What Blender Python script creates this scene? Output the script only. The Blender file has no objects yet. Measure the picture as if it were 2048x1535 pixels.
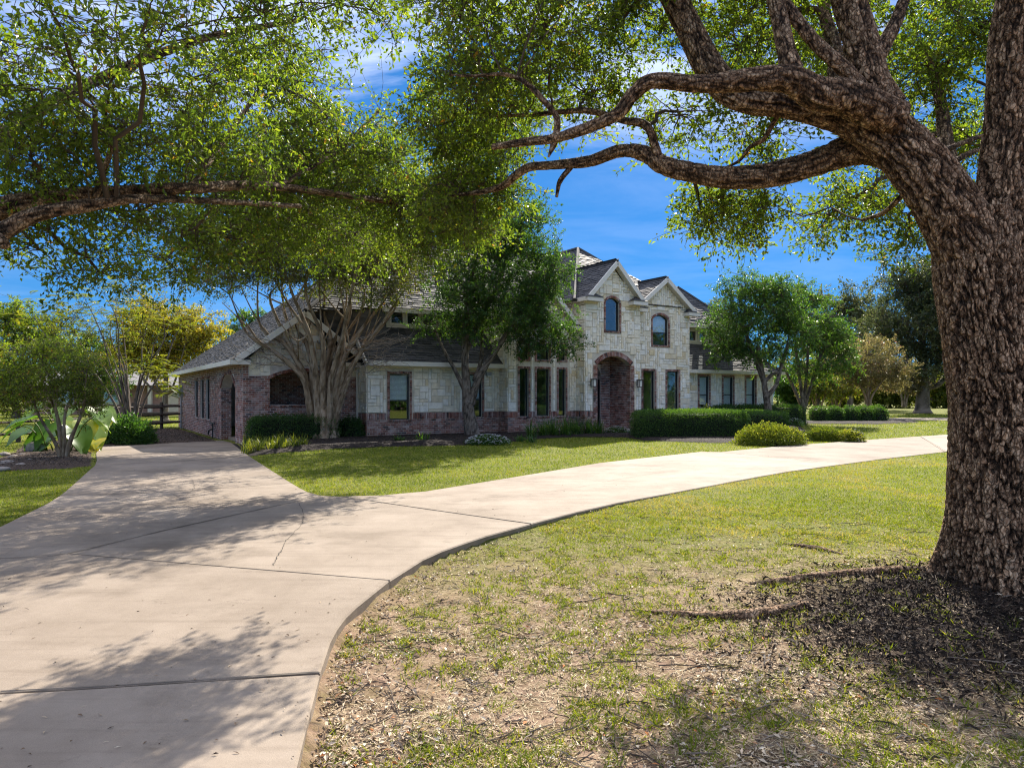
import bpy, math, random
import numpy as np
from mathutils import Vector

random.seed(7)
R = np.random.default_rng(11)
scene = bpy.context.scene
col = scene.collection

# ------------------------------------------------------------------ camera
F, HZ, H = 1400.0, 790.0, 1.6          # focal length and horizon row of the 2048 px wide photograph, eye height
cam_d = bpy.data.cameras.new("camera")
cam_d.sensor_width = 36.0
cam_d.lens = F / 2048.0 * 36.0
cam_d.shift_y = (HZ - 767.5) / 2048.0
cam_d.clip_start = 0.05
cam_d.clip_end = 5000
cam = bpy.data.objects.new("camera", cam_d)
col.objects.link(cam)
cam.location = (0, 0, H)
cam.rotation_euler = (math.pi / 2, 0, 0)
scene.camera = cam

# ------------------------------------------------------------------ sky, sun, exposure
SUN_EL = math.radians(37.5)
SUN_AZ = math.radians(16.5)            # measured from +Y towards +X
SUN = Vector((math.sin(SUN_AZ) * math.cos(SUN_EL), math.cos(SUN_AZ) * math.cos(SUN_EL), math.sin(SUN_EL)))
world = bpy.data.worlds.new("World")
scene.world = world
world.use_nodes = True
wt = world.node_tree
wn, wl = wt.nodes, wt.links
wn.clear()
out = wn.new("ShaderNodeOutputWorld")
bg = wn.new("ShaderNodeBackground")
bg.inputs["Strength"].default_value = 0.15
sky = wn.new("ShaderNodeTexSky")
sky.sky_type = 'NISHITA'
sky.sun_disc = False
sky.sun_elevation = SUN_EL
sky.sun_rotation = SUN_AZ
sky.altitude = 300
sky.air_density = 1.0
sky.dust_density = 0.0
sky.ozone_density = 3.0
gam = wn.new("ShaderNodeGamma")           # evens out the glow round the sun and the pale horizon
gam.inputs["Gamma"].default_value = 0.5
wl.new(sky.outputs[0], gam.inputs["Color"])
hs = wn.new("ShaderNodeMixRGB"); hs.blend_type = 'MULTIPLY'; hs.inputs["Fac"].default_value = 1.0
hs.inputs["Color2"].default_value = (.055, .19, .385, 1)
wl.new(gam.outputs[0], hs.inputs["Color1"])
tc = wn.new("ShaderNodeTexCoord")
sep = wn.new("ShaderNodeSeparateXYZ")
wl.new(tc.outputs["Generated"], sep.inputs[0])
addz = wn.new("ShaderNodeMath"); addz.operation = 'MAXIMUM'; addz.inputs[1].default_value = 0.0
wl.new(sep.outputs["Z"], addz.inputs[0])
addz2 = wn.new("ShaderNodeMath"); addz2.operation = 'ADD'; addz2.inputs[1].default_value = 0.12
wl.new(addz.outputs[0], addz2.inputs[0])
dx = wn.new("ShaderNodeMath"); dx.operation = 'DIVIDE'
dy = wn.new("ShaderNodeMath"); dy.operation = 'DIVIDE'
wl.new(sep.outputs["X"], dx.inputs[0]); wl.new(addz2.outputs[0], dx.inputs[1])
wl.new(sep.outputs["Y"], dy.inputs[0]); wl.new(addz2.outputs[0], dy.inputs[1])
cmb = wn.new("ShaderNodeCombineXYZ")
wl.new(dx.outputs[0], cmb.inputs[0]); wl.new(dy.outputs[0], cmb.inputs[1])
mp = wn.new("ShaderNodeMapping")
mp.inputs["Scale"].default_value = (0.8, 1.5, 1.0)
mp.inputs["Rotation"].default_value = (0, 0, math.radians(12))
mp.inputs["Location"].default_value = (-5.2, -0.2, 0)
wl.new(cmb.outputs[0], mp.inputs["Vector"])
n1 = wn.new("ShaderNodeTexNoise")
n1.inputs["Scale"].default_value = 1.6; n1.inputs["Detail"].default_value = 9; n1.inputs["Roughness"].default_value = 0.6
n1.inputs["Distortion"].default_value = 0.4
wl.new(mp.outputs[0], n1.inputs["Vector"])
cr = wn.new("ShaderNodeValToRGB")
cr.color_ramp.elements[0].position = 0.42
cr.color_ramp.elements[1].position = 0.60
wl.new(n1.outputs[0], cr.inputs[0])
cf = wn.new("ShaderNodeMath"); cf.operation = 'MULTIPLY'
thin = wn.new("ShaderNodeMapRange")        # cloud added overhead, out of view, fills the facade; thins towards the horizon
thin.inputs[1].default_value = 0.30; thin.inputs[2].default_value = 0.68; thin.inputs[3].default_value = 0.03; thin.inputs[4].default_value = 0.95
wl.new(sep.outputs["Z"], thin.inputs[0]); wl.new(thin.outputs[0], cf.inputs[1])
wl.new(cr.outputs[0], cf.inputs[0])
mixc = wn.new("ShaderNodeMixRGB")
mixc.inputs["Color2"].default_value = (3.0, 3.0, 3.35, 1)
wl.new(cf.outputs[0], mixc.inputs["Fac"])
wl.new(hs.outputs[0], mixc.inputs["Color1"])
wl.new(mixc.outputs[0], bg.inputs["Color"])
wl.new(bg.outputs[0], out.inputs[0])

sun_d = bpy.data.lights.new("sun", 'SUN')
sun_d.energy = 2.25
sun_d.angle = math.radians(0.40)
sun_d.color = (1.0, 0.92, 0.80)
sun = bpy.data.objects.new("sun", sun_d)
col.objects.link(sun)
sun.rotation_euler = SUN.to_track_quat('Z', 'Y').to_euler()

vs = scene.view_settings
vs.view_transform = 'Standard'
vs.look = 'None'
vs.gamma = 1.0
vs.use_curve_mapping = False
vs.exposure = 2.45
cy = scene.cycles
cy.max_bounces = 7; cy.diffuse_bounces = 4; cy.glossy_bounces = 3; cy.transmission_bounces = 4; cy.transparent_max_bounces = 8
cy.sample_clamp_indirect = 6.0
cy.use_denoising = True
cy.denoiser = 'OPENIMAGEDENOISE'
cy.denoising_prefilter = 'NONE'
cy.filter_width = 1.15
cy.caustics_reflective = False; cy.caustics_refractive = False

# ------------------------------------------------------------------ numbers and noise
def sstep(a, b, x):
    t = np.clip((np.asarray(x, float) - a) / (b - a), 0, 1)
    return t * t * (3 - 2 * t)

def _hash(i, j, k, s):
    n = (i * 374761393 + j * 668265263 + k * 2147483647 + s * 974711) & 0xffffffff
    n = ((n ^ (n >> 13)) * 1274126177) & 0xffffffff
    n = n ^ (n >> 16)
    return (n & 0xffff) / 65535.0

def vnoise(p, s=0):
    p = np.asarray(p, float)
    q = np.floor(p).astype(np.int64); f = p - q
    f = f * f * (3 - 2 * f)
    r = 0
    for a in (0, 1):
        wa = f[:, 0] if a else 1 - f[:, 0]
        for b in (0, 1):
            wb = f[:, 1] if b else 1 - f[:, 1]
            for c in (0, 1):
                wc = f[:, 2] if c else 1 - f[:, 2]
                r = r + wa * wb * wc * _hash(q[:, 0] + a, q[:, 1] + b, q[:, 2] + c, s)
    return r

def fbm(p, o=4, s=0):
    p = np.asarray(p, float); r = 0; a = 0.5
    for i in range(o):
        r = r + a * vnoise(p * 2 ** i, s + i); a *= 0.5
    return r

def norm(a):
    return a / np.maximum(np.linalg.norm(a, axis=-1, keepdims=True), 1e-9)

def pip(x, y, poly):
    x = np.asarray(x, float); y = np.asarray(y, float)
    ins = np.zeros(x.shape, bool)
    n = len(poly)
    for i in range(n):
        x0, y0 = poly[i][0], poly[i][1]; x1, y1 = poly[(i + 1) % n][0], poly[(i + 1) % n][1]
        c = ((y0 > y) != (y1 > y)) & (x < (x1 - x0) * (y - y0) / ((y1 - y0) if y1 != y0 else 1e-9) + x0)
        ins ^= c
    return ins

# ------------------------------------------------------------------ ground height
EY = np.array([-14, -6, 1.5, 3.0, 4.04, 4.67, 5.15, 6.05, 7.0, 7.86, 8.78, 10.1, 12.1, 14.45, 17.5, 20.0, 23.6, 27, 31])
EX = np.array([1.5, .2, -.7, -.89, -1.1, -1.19, -1.19, -1.05, -.82, -.36, .29, 1.27, 3.25, 5.53, 9.2, 12.5, 17.2, 22, 30])
def gz(x, y):
    x = np.asarray(x, float); y = np.asarray(y, float)
    z = -0.2 * sstep(6, 12, -x) * sstep(14, 26, y) - .018
    dist = x - np.interp(y, EY, EX)
    side = sstep(-0.06, 0.03, dist) * (y < 40)
    z = z - side * (0.085 * (1 - sstep(6.5, 12.5, y)) * (1 - 0.6 * sstep(1.0, 4.0, dist)))
    d = np.hypot(x - 3.95, (y - 5.6))
    z = z + 0.16 * np.exp(-(d / 1.15) ** 2) + .05 * np.exp(-(d / 2.2) ** 2)
    return z
def drive_z(x, y):
    return -0.2 * sstep(6, 12, -np.asarray(x, float)) * sstep(14, 26, y)

def PX(px, py, Y):
    return np.array([(px - 1024) / F * Y, Y, H - (py - HZ) / F * Y])
def GP(px, py, fn=drive_z):
    z = 0.0
    for _ in range(12):
        Y = F * (H - z) / (py - HZ); X = (px - 1024) / F * Y
        z = float(fn(X, Y))
    return np.array([X, Y, z])

# ------------------------------------------------------------------ materials
MATS = {}
def mat(name):
    m = bpy.data.materials.new(name); m.use_nodes = True
    nt = m.node_tree; nt.nodes.clear()
    o = nt.nodes.new("ShaderNodeOutputMaterial")
    MATS[name] = m
    return m, nt.nodes, nt.links, o
def N(ns, t, **kw):
    n = ns.new(t)
    for k, v in kw.items():
        if k in n.inputs: n.inputs[k].default_value = v
        else: setattr(n, k, v)
    return n
def ramp(ns, stops):
    r = ns.new("ShaderNodeValToRGB"); e = r.color_ramp.elements
    while len(e) < len(stops): e.new(0.5)
    for i, (p, c) in enumerate(stops):
        e[i].position = p; e[i].color = (*c, 1)
    return r
def obj_coord(ns):
    return ns.new("ShaderNodeTexCoord").outputs["Object"]

def noise_mat(name, stops, scale=4.0, detail=6, rough=0.85, bump=0.0, bscale=None, spec=0.3, stretch=None, bdist=0.02):
    m, ns, ln, o = mat(name)
    b = N(ns, "ShaderNodeBsdfPrincipled", Roughness=rough); b.inputs["Specular IOR Level"].default_value = spec
    c = obj_coord(ns)
    if stretch:
        mpn = ns.new("ShaderNodeMapping"); mpn.inputs["Scale"].default_value = stretch
        ln.new(c, mpn.inputs[0]); c = mpn.outputs[0]
    t = N(ns, "ShaderNodeTexNoise", Scale=scale, Detail=detail, Roughness=0.62)
    ln.new(c, t.inputs["Vector"])
    r = ramp(ns, stops); ln.new(t.outputs[0], r.inputs[0]); ln.new(r.outputs[0], b.inputs["Base Color"])
    if bump:
        t2 = N(ns, "ShaderNodeTexNoise", Scale=bscale or scale * 6, Detail=8, Roughness=0.65)
        ln.new(c, t2.inputs["Vector"])
        bp = N(ns, "ShaderNodeBump", Strength=bump, Distance=bdist)
        ln.new(t2.outputs[0], bp.inputs["Height"]); ln.new(bp.outputs[0], b.inputs["Normal"])
    ln.new(b.outputs[0], o.inputs[0])
    return m

def tint_mat(name, stops, rough=0.8, spec=0.3, nscale=8.0, namp=0.35, bump=0.3, bscale=60, bdist=0.01, blot=None):
    """colour of a piece from its own 'tint' number, with grain over it"""
    m, ns, ln, o = mat(name)
    b = N(ns, "ShaderNodeBsdfPrincipled", Roughness=rough); b.inputs["Specular IOR Level"].default_value = spec
    a = ns.new("ShaderNodeAttribute"); a.attribute_name = "tint"
    r = ramp(ns, stops); ln.new(a.outputs["Fac"], r.inputs[0])
    t = N(ns, "ShaderNodeTexNoise", Scale=nscale, Detail=6, Roughness=0.65)
    c = obj_coord(ns)
    ln.new(c, t.inputs["Vector"])
    mr = N(ns, "ShaderNodeMapRange"); mr.inputs[1].default_value = 0.3; mr.inputs[2].default_value = 0.7
    mr.inputs[3].default_value = 1 - namp; mr.inputs[4].default_value = 1 + namp
    ln.new(t.outputs[0], mr.inputs[0])
    mx = N(ns, "ShaderNodeMixRGB", blend_type='MULTIPLY'); mx.inputs[0].default_value = 1
    ln.new(r.outputs[0], mx.inputs[1]); ln.new(mr.outputs[0], mx.inputs[2])
    last = mx.outputs[0]
    if blot:
        t3 = N(ns, "ShaderNodeTexNoise", Scale=blot[0], Detail=5, Roughness=0.7)
        ln.new(c, t3.inputs["Vector"])
        rr = ramp(ns, [(blot[1], (0, 0, 0)), (blot[2], (1, 1, 1))]); ln.new(t3.outputs[0], rr.inputs[0])
        mm = N(ns, "ShaderNodeMixRGB"); mm.inputs[2].default_value = (*blot[3], 1)
        sc = N(ns, "ShaderNodeMath", operation='MULTIPLY'); sc.inputs[1].default_value = blot[4]
        ln.new(rr.outputs[0], sc.inputs[0]); ln.new(sc.outputs[0], mm.inputs[0]); ln.new(last, mm.inputs[1])
        last = mm.outputs[0]
    ln.new(last, b.inputs["Base Color"])
    if bump:
        t2 = N(ns, "ShaderNodeTexNoise", Scale=bscale, Detail=6, Roughness=0.7); ln.new(c, t2.inputs["Vector"])
        bp = N(ns, "ShaderNodeBump", Strength=bump, Distance=bdist)
        ln.new(t2.outputs[0], bp.inputs["Height"]); ln.new(bp.outputs[0], b.inputs["Normal"])
    ln.new(b.outputs[0], o.inputs[0])
    return m

def leaf_mat(name, stops, trans_gain=(1.6, 1.5, 0.6), tfac=0.45, rough=0.42, spec=0.35):
    m, ns, ln, o = mat(name)
    a = ns.new("ShaderNodeAttribute"); a.attribute_name = "tint"
    r = ramp(ns, stops); ln.new(a.outputs["Fac"], r.inputs[0])
    b = N(ns, "ShaderNodeBsdfPrincipled", Roughness=rough); b.inputs["Specular IOR Level"].default_value = spec
    ln.new(r.outputs[0], b.inputs["Base Color"])
    g = N(ns, "ShaderNodeMixRGB", blend_type='MULTIPLY'); g.inputs[0].default_value = 1
    ln.new(r.outputs[0], g.inputs[1]); g.inputs[2].default_value = (*trans_gain, 1)
    tr = ns.new("ShaderNodeBsdfTranslucent"); ln.new(g.outputs[0], tr.inputs[0])
    mx = ns.new("ShaderNodeMixShader"); mx.inputs[0].default_value = tfac
    ln.new(b.outputs[0], mx.inputs[1]); ln.new(tr.outputs[0], mx.inputs[2]); ln.new(mx.outputs[0], o.inputs[0])
    return m

def plain(name, c, rough=0.6, spec=0.4, metal=0.0, var=0.12, scale=5.0, bump=0.0):
    return noise_mat(name, [(0.3, tuple(x * (1 - var) for x in c)), (0.7, tuple(min(1, x * (1 + var)) for x in c))], scale=scale, rough=rough, spec=spec, bump=bump)

# ------------------------------------------------------------------ objects
def origin(o):
    v = Vector((0, 0, 0))
    while o is not None:
        v = v + o.location; o = o.parent
    return np.array(v)

def tagd(o, label=None, cat=None, group=None, kind=None):
    if label: o["label"] = label
    if cat: o["category"] = cat
    if group: o["group"] = group
    if kind: o["kind"] = kind
    return o

def thing(name, loc, label, cat, group=None):
    o = bpy.data.objects.new(name, None); col.objects.link(o)
    o.location = tuple(float(c) for c in loc); o.empty_display_size = 0.2
    return tagd(o, label, cat, group)

def mesh_data(name, V, FA, m, tint=None, smooth=False, attrs=None):
    V = np.asarray(V, np.float32).reshape(-1, 3)
    if isinstance(FA, np.ndarray): FA = [FA]
    idx = []; sizes = []
    for f in FA:
        f = np.asarray(f, np.int32)
        if f.ndim == 1: idx.append(f); sizes.append(np.array([len(f)], np.int32))
        elif len(f): idx.append(f.ravel()); sizes.append(np.full(len(f), f.shape[1], np.int32))
    idx = np.concatenate(idx); sizes = np.concatenate(sizes)
    me = bpy.data.meshes.new(name)
    me.vertices.add(len(V)); me.vertices.foreach_set("co", V.ravel())
    me.loops.add(len(idx)); me.loops.foreach_set("vertex_index", idx)
    me.polygons.add(len(sizes))
    st = np.zeros(len(sizes), np.int32); st[1:] = np.cumsum(sizes)[:-1]
    me.polygons.foreach_set("loop_start", st)
    me.polygons.foreach_set("use_smooth", np.full(len(sizes), bool(smooth)))
    me.update(calc_edges=True)
    for k, a in ([("tint", tint)] if tint is not None else []) + list((attrs or {}).items()):
        at = me.attributes.new(k, 'FLOAT', 'POINT'); at.data.foreach_set("value", np.asarray(a, np.float32))
    me.materials.append(MATS[m])
    return me

def mob(name, V, FA, m, parent=None, tint=None, smooth=False, kind=None, attrs=None, label=None):
    V = np.asarray(V, float).reshape(-1, 3)
    if parent is not None: V = V - origin(parent)
    me = mesh_data(name, V, FA, m, tint, smooth, attrs)
    o = bpy.data.objects.new(name, me); col.objects.link(o)
    if parent is not None: o.parent = parent
    return tagd(o, label=label, kind=kind)

def solo(name, V, FA, m, loc, label, cat, **kw):
    """a thing that is one mesh, its origin at loc"""
    g = kw.pop("group", None)
    V = np.asarray(V, float).reshape(-1, 3) - np.asarray(loc, float)
    o = mob(name, V, FA, m, **kw); o.location = tuple(float(c) for c in loc)
    return tagd(o, label, cat, g)

class MB:
    """collects vertices and faces"""
    def __init__(s): s.V = []; s.F = []; s.T = []; s.n = 0
    def add(s, V, Fs, t=0.5):
        V = np.asarray(V, float).reshape(-1, 3)
        s.V.append(V)
        for f in (Fs if isinstance(Fs, list) else [Fs]):
            f = np.asarray(f, np.int64); s.F.append(f + s.n)
        s.T.append(np.full(len(V), t) if np.isscalar(t) else np.asarray(t)); s.n += len(V)
    def out(s): return np.concatenate(s.V), s.F, np.concatenate(s.T)
    def build(s, name, m, parent=None, smooth=False, kind=None, label=None):
        V, Fs, T = s.out()
        return mob(name, V, Fs, m, parent, T, smooth, kind, label=label)

BOXF = np.array([[0, 1, 2, 3], [7, 6, 5, 4], [0, 4, 5, 1], [1, 5, 6, 2], [2, 6, 7, 3], [3, 7, 4, 0]])
def box8(fn, a0, a1, b0, b1, c0, c1):
    return np.array([fn(a, b, c) for c in (c0, c1) for a, b in ((a0, b0), (a1, b0), (a1, b1), (a0, b1))])
WORLD = lambda x, y, z: (x, y, z)

def catmull(P, n):
    P = np.asarray(P, float); m = len(P)
    if m == 2:
        t = np.linspace(0, 1, n)[:, None]; return P[0] * (1 - t) + P[1] * t
    Q = np.vstack([2 * P[0] - P[1], P, 2 * P[-1] - P[-2]])
    t = np.linspace(0, m - 1, n); i = np.minimum(t.astype(int), m - 2); f = (t - i)[:, None]
    p0, p1, p2, p3 = Q[i], Q[i + 1], Q[i + 2], Q[i + 3]
    return 0.5 * ((2 * p1) + (-p0 + p2) * f + (2 * p0 - 5 * p1 + 4 * p2 - p3) * f ** 2 + (-p0 + 3 * p1 - 3 * p2 + p3) * f ** 3)

def tube(path, rad, sides=8, seg=None, cap=True):
    """returns verts, faces, (angle, length along) per vertex"""
    path = np.asarray(path, float); rad = np.asarray(rad, float)
    if seg:
        r = np.interp(np.linspace(0, len(rad) - 1, seg), np.arange(len(rad)), rad)
        path = catmull(path, seg); rad = r
    n = len(path)
    T = norm(np.gradient(path, axis=0))
    ref = np.array([0.0, 0.0, 1.0]) if abs(T[0, 2]) < 0.8 else np.array([1.0, 0, 0])
    a = norm(np.cross(T[0], ref)); A = np.zeros((n, 3)); A[0] = a
    for i in range(1, n):
        a = a - T[i] * np.dot(a, T[i]); a = a / max(np.linalg.norm(a), 1e-9); A[i] = a
    B = np.cross(T, A)
    th = np.linspace(0, 2 * np.pi, sides, endpoint=False)
    D = A[:, None] * np.cos(th)[None, :, None] + B[:, None] * np.sin(th)[None, :, None]
    V = path[:, None] + D * rad[:, None, None]
    i = np.arange(n - 1)[:, None] * sides; j = np.arange(sides)[None]
    k = (j + 1) % sides
    Q = np.stack([i + j, i + k, i + sides + k, i + sides + j], -1).reshape(-1, 4)
    L = np.concatenate([[0], np.cumsum(np.linalg.norm(np.diff(path, axis=0), axis=1))])
    Fs = [Q]
    if cap: Fs += [np.arange(sides)[::-1].copy(), np.arange(sides) + (n - 1) * sides]
    return V.reshape(-1, 3), Fs, D.reshape(-1, 3), np.repeat(L, sides), np.tile(th, n), np.repeat(rad, sides)

def many_tubes(P, rad, sides=3):
    """P (k, n, 3) paths, rad (k, n): all at once, for twigs"""
    k, n, _ = P.shape
    T = norm(np.gradient(P, axis=1))
    ref = np.where(np.abs(T[..., 2:3]) < 0.8, np.array([0., 0, 1]), np.array([1., 0, 0]))
    A = norm(np.cross(T, ref)); B = np.cross(T, A)
    th = np.linspace(0, 2 * np.pi, sides, endpoint=False)
    V = P[:, :, None] + (A[:, :, None] * np.cos(th)[:, None] + B[:, :, None] * np.sin(th)[:, None]) * rad[:, :, None, None]
    b = (np.arange(k) * n * sides)[:, None, None]; i = (np.arange(n - 1) * sides)[None, :, None]; j = np.arange(sides)[None, None]
    q = (j + 1) % sides
    Q = np.stack([b + i + j, b + i + q, b + i + sides + q, b + i + sides + j], -1).reshape(-1, 4)
    return V.reshape(-1, 3), Q

def leaves(P, D, Nn, L, W, tint, fold=0.25):
    """kite-shaped folded leaves: base P, direction D, normal Nn"""
    D = norm(D); S = norm(np.cross(D, Nn)); Nn = np.cross(S, D)
    L = np.broadcast_to(np.asarray(L, float), (len(P),))[:, None]; W = np.broadcast_to(np.asarray(W, float), (len(P),))[:, None]
    a = P; m = P + D * L * 0.5
    l = m + S * W * 0.5 + Nn * W * fold; r = m - S * W * 0.5 + Nn * W * fold
    t = P + D * L - Nn * L * 0.08
    V = np.stack([a, l, t, r], 1).reshape(-1, 3)
    b = np.arange(len(P))[:, None] * 4
    T = np.concatenate([b + [0, 2, 1], b + [0, 3, 2]], 0)
    return V, T, np.repeat(tint, 4)

def rdir(n):
    return norm(R.normal(size=(n, 3)))
# ------------------------------------------------------------------ the materials
def concrete_mat():
    m, ns, ln, o = mat("concrete")
    b = N(ns, "ShaderNodeBsdfPrincipled", Roughness=.85); b.inputs["Specular IOR Level"].default_value = .25
    c = obj_coord(ns)
    def nz(s, d=8, r=.65, st=None):
        t = N(ns, "ShaderNodeTexNoise", Scale=s, Detail=d, Roughness=r)
        if st:
            mp2 = ns.new("ShaderNodeMapping"); mp2.inputs["Scale"].default_value = st; mp2.inputs["Rotation"].default_value = (0, 0, .5); ln.new(c, mp2.inputs[0]); ln.new(mp2.outputs[0], t.inputs["Vector"])
        else: ln.new(c, t.inputs["Vector"])
        return t.outputs[0]
    oi = ns.new("ShaderNodeObjectInfo")
    base = ramp(ns, [(.3, (.172, .136, .103)), (.5, (.228, .186, .146)), (.7, (.281, .233, .187))]); ln.new(nz(.9, 10, .68), base.inputs[0])
    last = base.outputs[0]
    for src, lo, hi, dark, k_ in ((nz(.35, 6, .7), .52, .70, (.42, .39, .35), .75), (nz(3.2, 8, .75), .60, .74, (.36, .32, .28), .75), (nz(170, 3, .6), .30, .62, (1.18, 1.18, 1.18), 1.0), (nz(300, 2, .6), .58, .72, (.45, .42, .40), .7), (nz(1.6, 7, .7, (.25, 4, 1)), .50, .68, (.72, .70, .68), .6)):
        rr = ramp(ns, [(lo, (0, 0, 0)), (hi, (1, 1, 1))]); ln.new(src, rr.inputs[0])
        ml = N(ns, "ShaderNodeMath", operation='MULTIPLY'); ml.inputs[1].default_value = k_; ln.new(rr.outputs[0], ml.inputs[0])
        mx = N(ns, "ShaderNodeMixRGB", blend_type='MULTIPLY'); mx.inputs[2].default_value = (*dark, 1); ln.new(ml.outputs[0], mx.inputs[0]); ln.new(last, mx.inputs[1]); last = mx.outputs[0]
    sv = ramp(ns, [(0, (.86, .85, .84)), (1, (1.08, 1.08, 1.08))]); ln.new(oi.outputs["Random"], sv.inputs[0])
    mv = N(ns, "ShaderNodeMixRGB", blend_type='MULTIPLY'); mv.inputs[0].default_value = 1; ln.new(last, mv.inputs[1]); ln.new(sv.outputs[0], mv.inputs[2])
    ln.new(mv.outputs[0], b.inputs["Base Color"])
    bp = N(ns, "ShaderNodeBump", Strength=.5, Distance=.005); ln.new(nz(120, 6, .7), bp.inputs["Height"]); ln.new(bp.outputs[0], b.inputs["Normal"])
    ln.new(b.outputs[0], o.inputs[0])
concrete_mat()
plain("joint", (.05, .045, .04), rough=0.95)
plain("crack", (.09, .075, .06), rough=0.95)
tint_mat("stone", [(0, (.80, .70, .52)), (.3, (.86, .79, .63)), (.6, (.89, .84, .73)), (.85, (.85, .81, .71)), (.95, (.76, .62, .38)), (1, (.70, .65, .56))], nscale=5, namp=.16, bump=.6, bscale=14, bdist=.03, rough=.9, blot=(2.2, .58, .75, (.50, .42, .30), .3))
plain("mortar_stone", (.60, .54, .43), rough=.95, var=.15)
tint_mat("brick", [(0, (.07, .05, .05)), (.12, (.12, .055, .045)), (.4, (.25, .095, .065)), (.65, (.31, .13, .09)), (.85, (.34, .19, .145)), (1, (.42, .31, .27))], nscale=9, namp=.3, bump=.5, bscale=50, rough=.9, blot=(3.5, .46, .70, (.55, .46, .43), .62))
plain("mortar", (.66, .61, .57), rough=.95, var=.2)
tint_mat("shingle", [(0, (.030, .030, .032)), (.5, (.050, .049, .048)), (1, (.085, .080, .076))], nscale=30, namp=.4, bump=.5, bscale=220, bdist=.004, rough=.75, spec=.5)
plain("underlay", (.03, .03, .03), rough=.95)
plain("white_trim", (.72, .68, .60), rough=.5, var=.05)
plain("soffit", (.62, .58, .50), rough=.7, var=.05)
plain("dark_frame", (.018, .018, .02), rough=.35, spec=.5)
plain("black_metal", (.02, .02, .022), rough=.4, spec=.5)
plain("grey_metal", (.30, .31, .32), rough=.5, spec=.5)
plain("blind", (.82, .84, .86), rough=.6, var=.06)
plain("interior", (.06, .055, .05), rough=.9)
plain("door_paint", (.02, .022, .024), rough=.3, spec=.5)
plain("lamp_glass", (.7, .68, .6), rough=.2)
tint_mat("mulch_bits", [(0, (.012, .009, .007)), (.5, (.035, .024, .017)), (.85, (.09, .06, .04)), (1, (.30, .23, .16))], nscale=30, namp=.3, bump=0, rough=.9)
noise_mat("mulch", [(.3, (.008, .006, .005)), (.6, (.03, .02, .015)), (.8, (.06, .042, .03))], scale=22, detail=8, rough=.95, bump=1.0, bscale=30, bdist=.05)
noise_mat("mulch_brown", [(.3, (.03, .02, .014)), (.6, (.09, .06, .042)), (.8, (.17, .12, .085))], scale=22, detail=8, rough=.95, bump=1.0, bscale=30, bdist=.05)
tint_mat("litter", [(0, (.05, .03, .018)), (.25, (.19, .12, .07)), (.55, (.44, .34, .23)), (.88, (.68, .59, .45)), (1, (.40, .15, .04))], nscale=20, namp=.2, bump=0, rough=.75)
tint_mat("twig", [(0, (.04, .03, .022)), (.6, (.13, .10, .075)), (1, (.28, .23, .18))], nscale=20, namp=.3, bump=0, rough=.9)
leaf_mat("grass_blade", [(0, (0.062, 0.104, 0.008)), (.4, (0.125, 0.182, 0.012)), (.7, (0.191, 0.232, 0.016)), (.88, (0.250, 0.232, 0.050)), (1, (0.309, 0.265, 0.116))], tfac=.45, trans_gain=(1.9, 1.7, .7), rough=.55, spec=.2)
leaf_mat("oak_leaf", [(0, (0.029, 0.046, 0.011)), (.35, (0.069, 0.097, 0.017)), (.7, (0.124, 0.152, 0.024)), (.95, (0.193, 0.193, 0.032)), (1, (0.258, 0.129, 0.028))], tfac=.5, trans_gain=(2.35, 2.7, .8))
leaf_mat("myrtle_leaf", [(0, (0.034, 0.066, 0.013)), (.4, (0.074, 0.114, 0.018)), (.75, (0.128, 0.156, 0.025)), (.93, (0.207, 0.180, 0.033)), (1, (0.257, 0.121, 0.033))], tfac=.48, trans_gain=(2.2, 1.9, .7))
leaf_mat("green_leaf", [(0, (0.021, 0.051, 0.018)), (.5, (0.045, 0.102, 0.026)), (.85, (0.090, 0.158, 0.030)), (1, (0.165, 0.225, 0.045))], tfac=.40, trans_gain=(2.2, 2.3, .7))
leaf_mat("hedge_leaf", [(0, (0.021, 0.054, 0.018)), (.5, (0.048, 0.108, 0.025)), (.85, (0.094, 0.171, 0.032)), (1, (0.171, 0.234, 0.045))], tfac=.40, trans_gain=(2.4, 2.2, .7))
leaf_mat("lime_leaf", [(0, (.06, .10, .015)), (.5, (.13, .17, .022)), (.85, (.22, .24, .035)), (1, (.34, .32, .09))], tfac=.45, trans_gain=(1.6, 1.5, .6))
leaf_mat("gold_leaf", [(0, (.16, .19, .02)), (.4, (.30, .29, .03)), (.75, (.44, .36, .04)), (1, (.45, .26, .04))], tfac=.45, trans_gain=(1.4, 1.4, .8))
leaf_mat("grey_leaf", [(0, (0.030, 0.049, 0.024)), (.5, (0.068, 0.089, 0.043)), (.85, (0.121, 0.135, 0.068)), (1, (0.189, 0.189, 0.095))], tfac=.38, trans_gain=(2.0, 1.9, 1.0))
leaf_mat("blossom_leaf", [(0, (.08, .085, .035)), (.5, (.17, .16, .07)), (.88, (.27, .22, .12)), (1, (.34, .17, .17))], tfac=.42, trans_gain=(1.6, 1.5, .9))
leaf_mat("big_leaf", [(0, (0.030, 0.083, 0.018)), (.5, (0.068, 0.150, 0.027)), (.8, (0.135, 0.225, 0.030)), (1, (0.630, 0.495, 0.030))], tfac=.45, trans_gain=(2.4, 2.3, .6), rough=.35)
plain("petal", (.78, .78, .80), rough=.6, var=.08)
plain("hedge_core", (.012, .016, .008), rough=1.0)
plain("old_wood", (.07, .055, .045), rough=.9, var=.4, scale=9)
plain("rock", (.24, .21, .185), rough=.9, var=.3, scale=6, bump=.5)
plain("pink_brick", (.36, .22, .18), rough=.9, var=.15)
plain("pale_roof", (.30, .28, .26), rough=.9, var=.15)
plain("garage", (.62, .55, .44), rough=.7)

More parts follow.
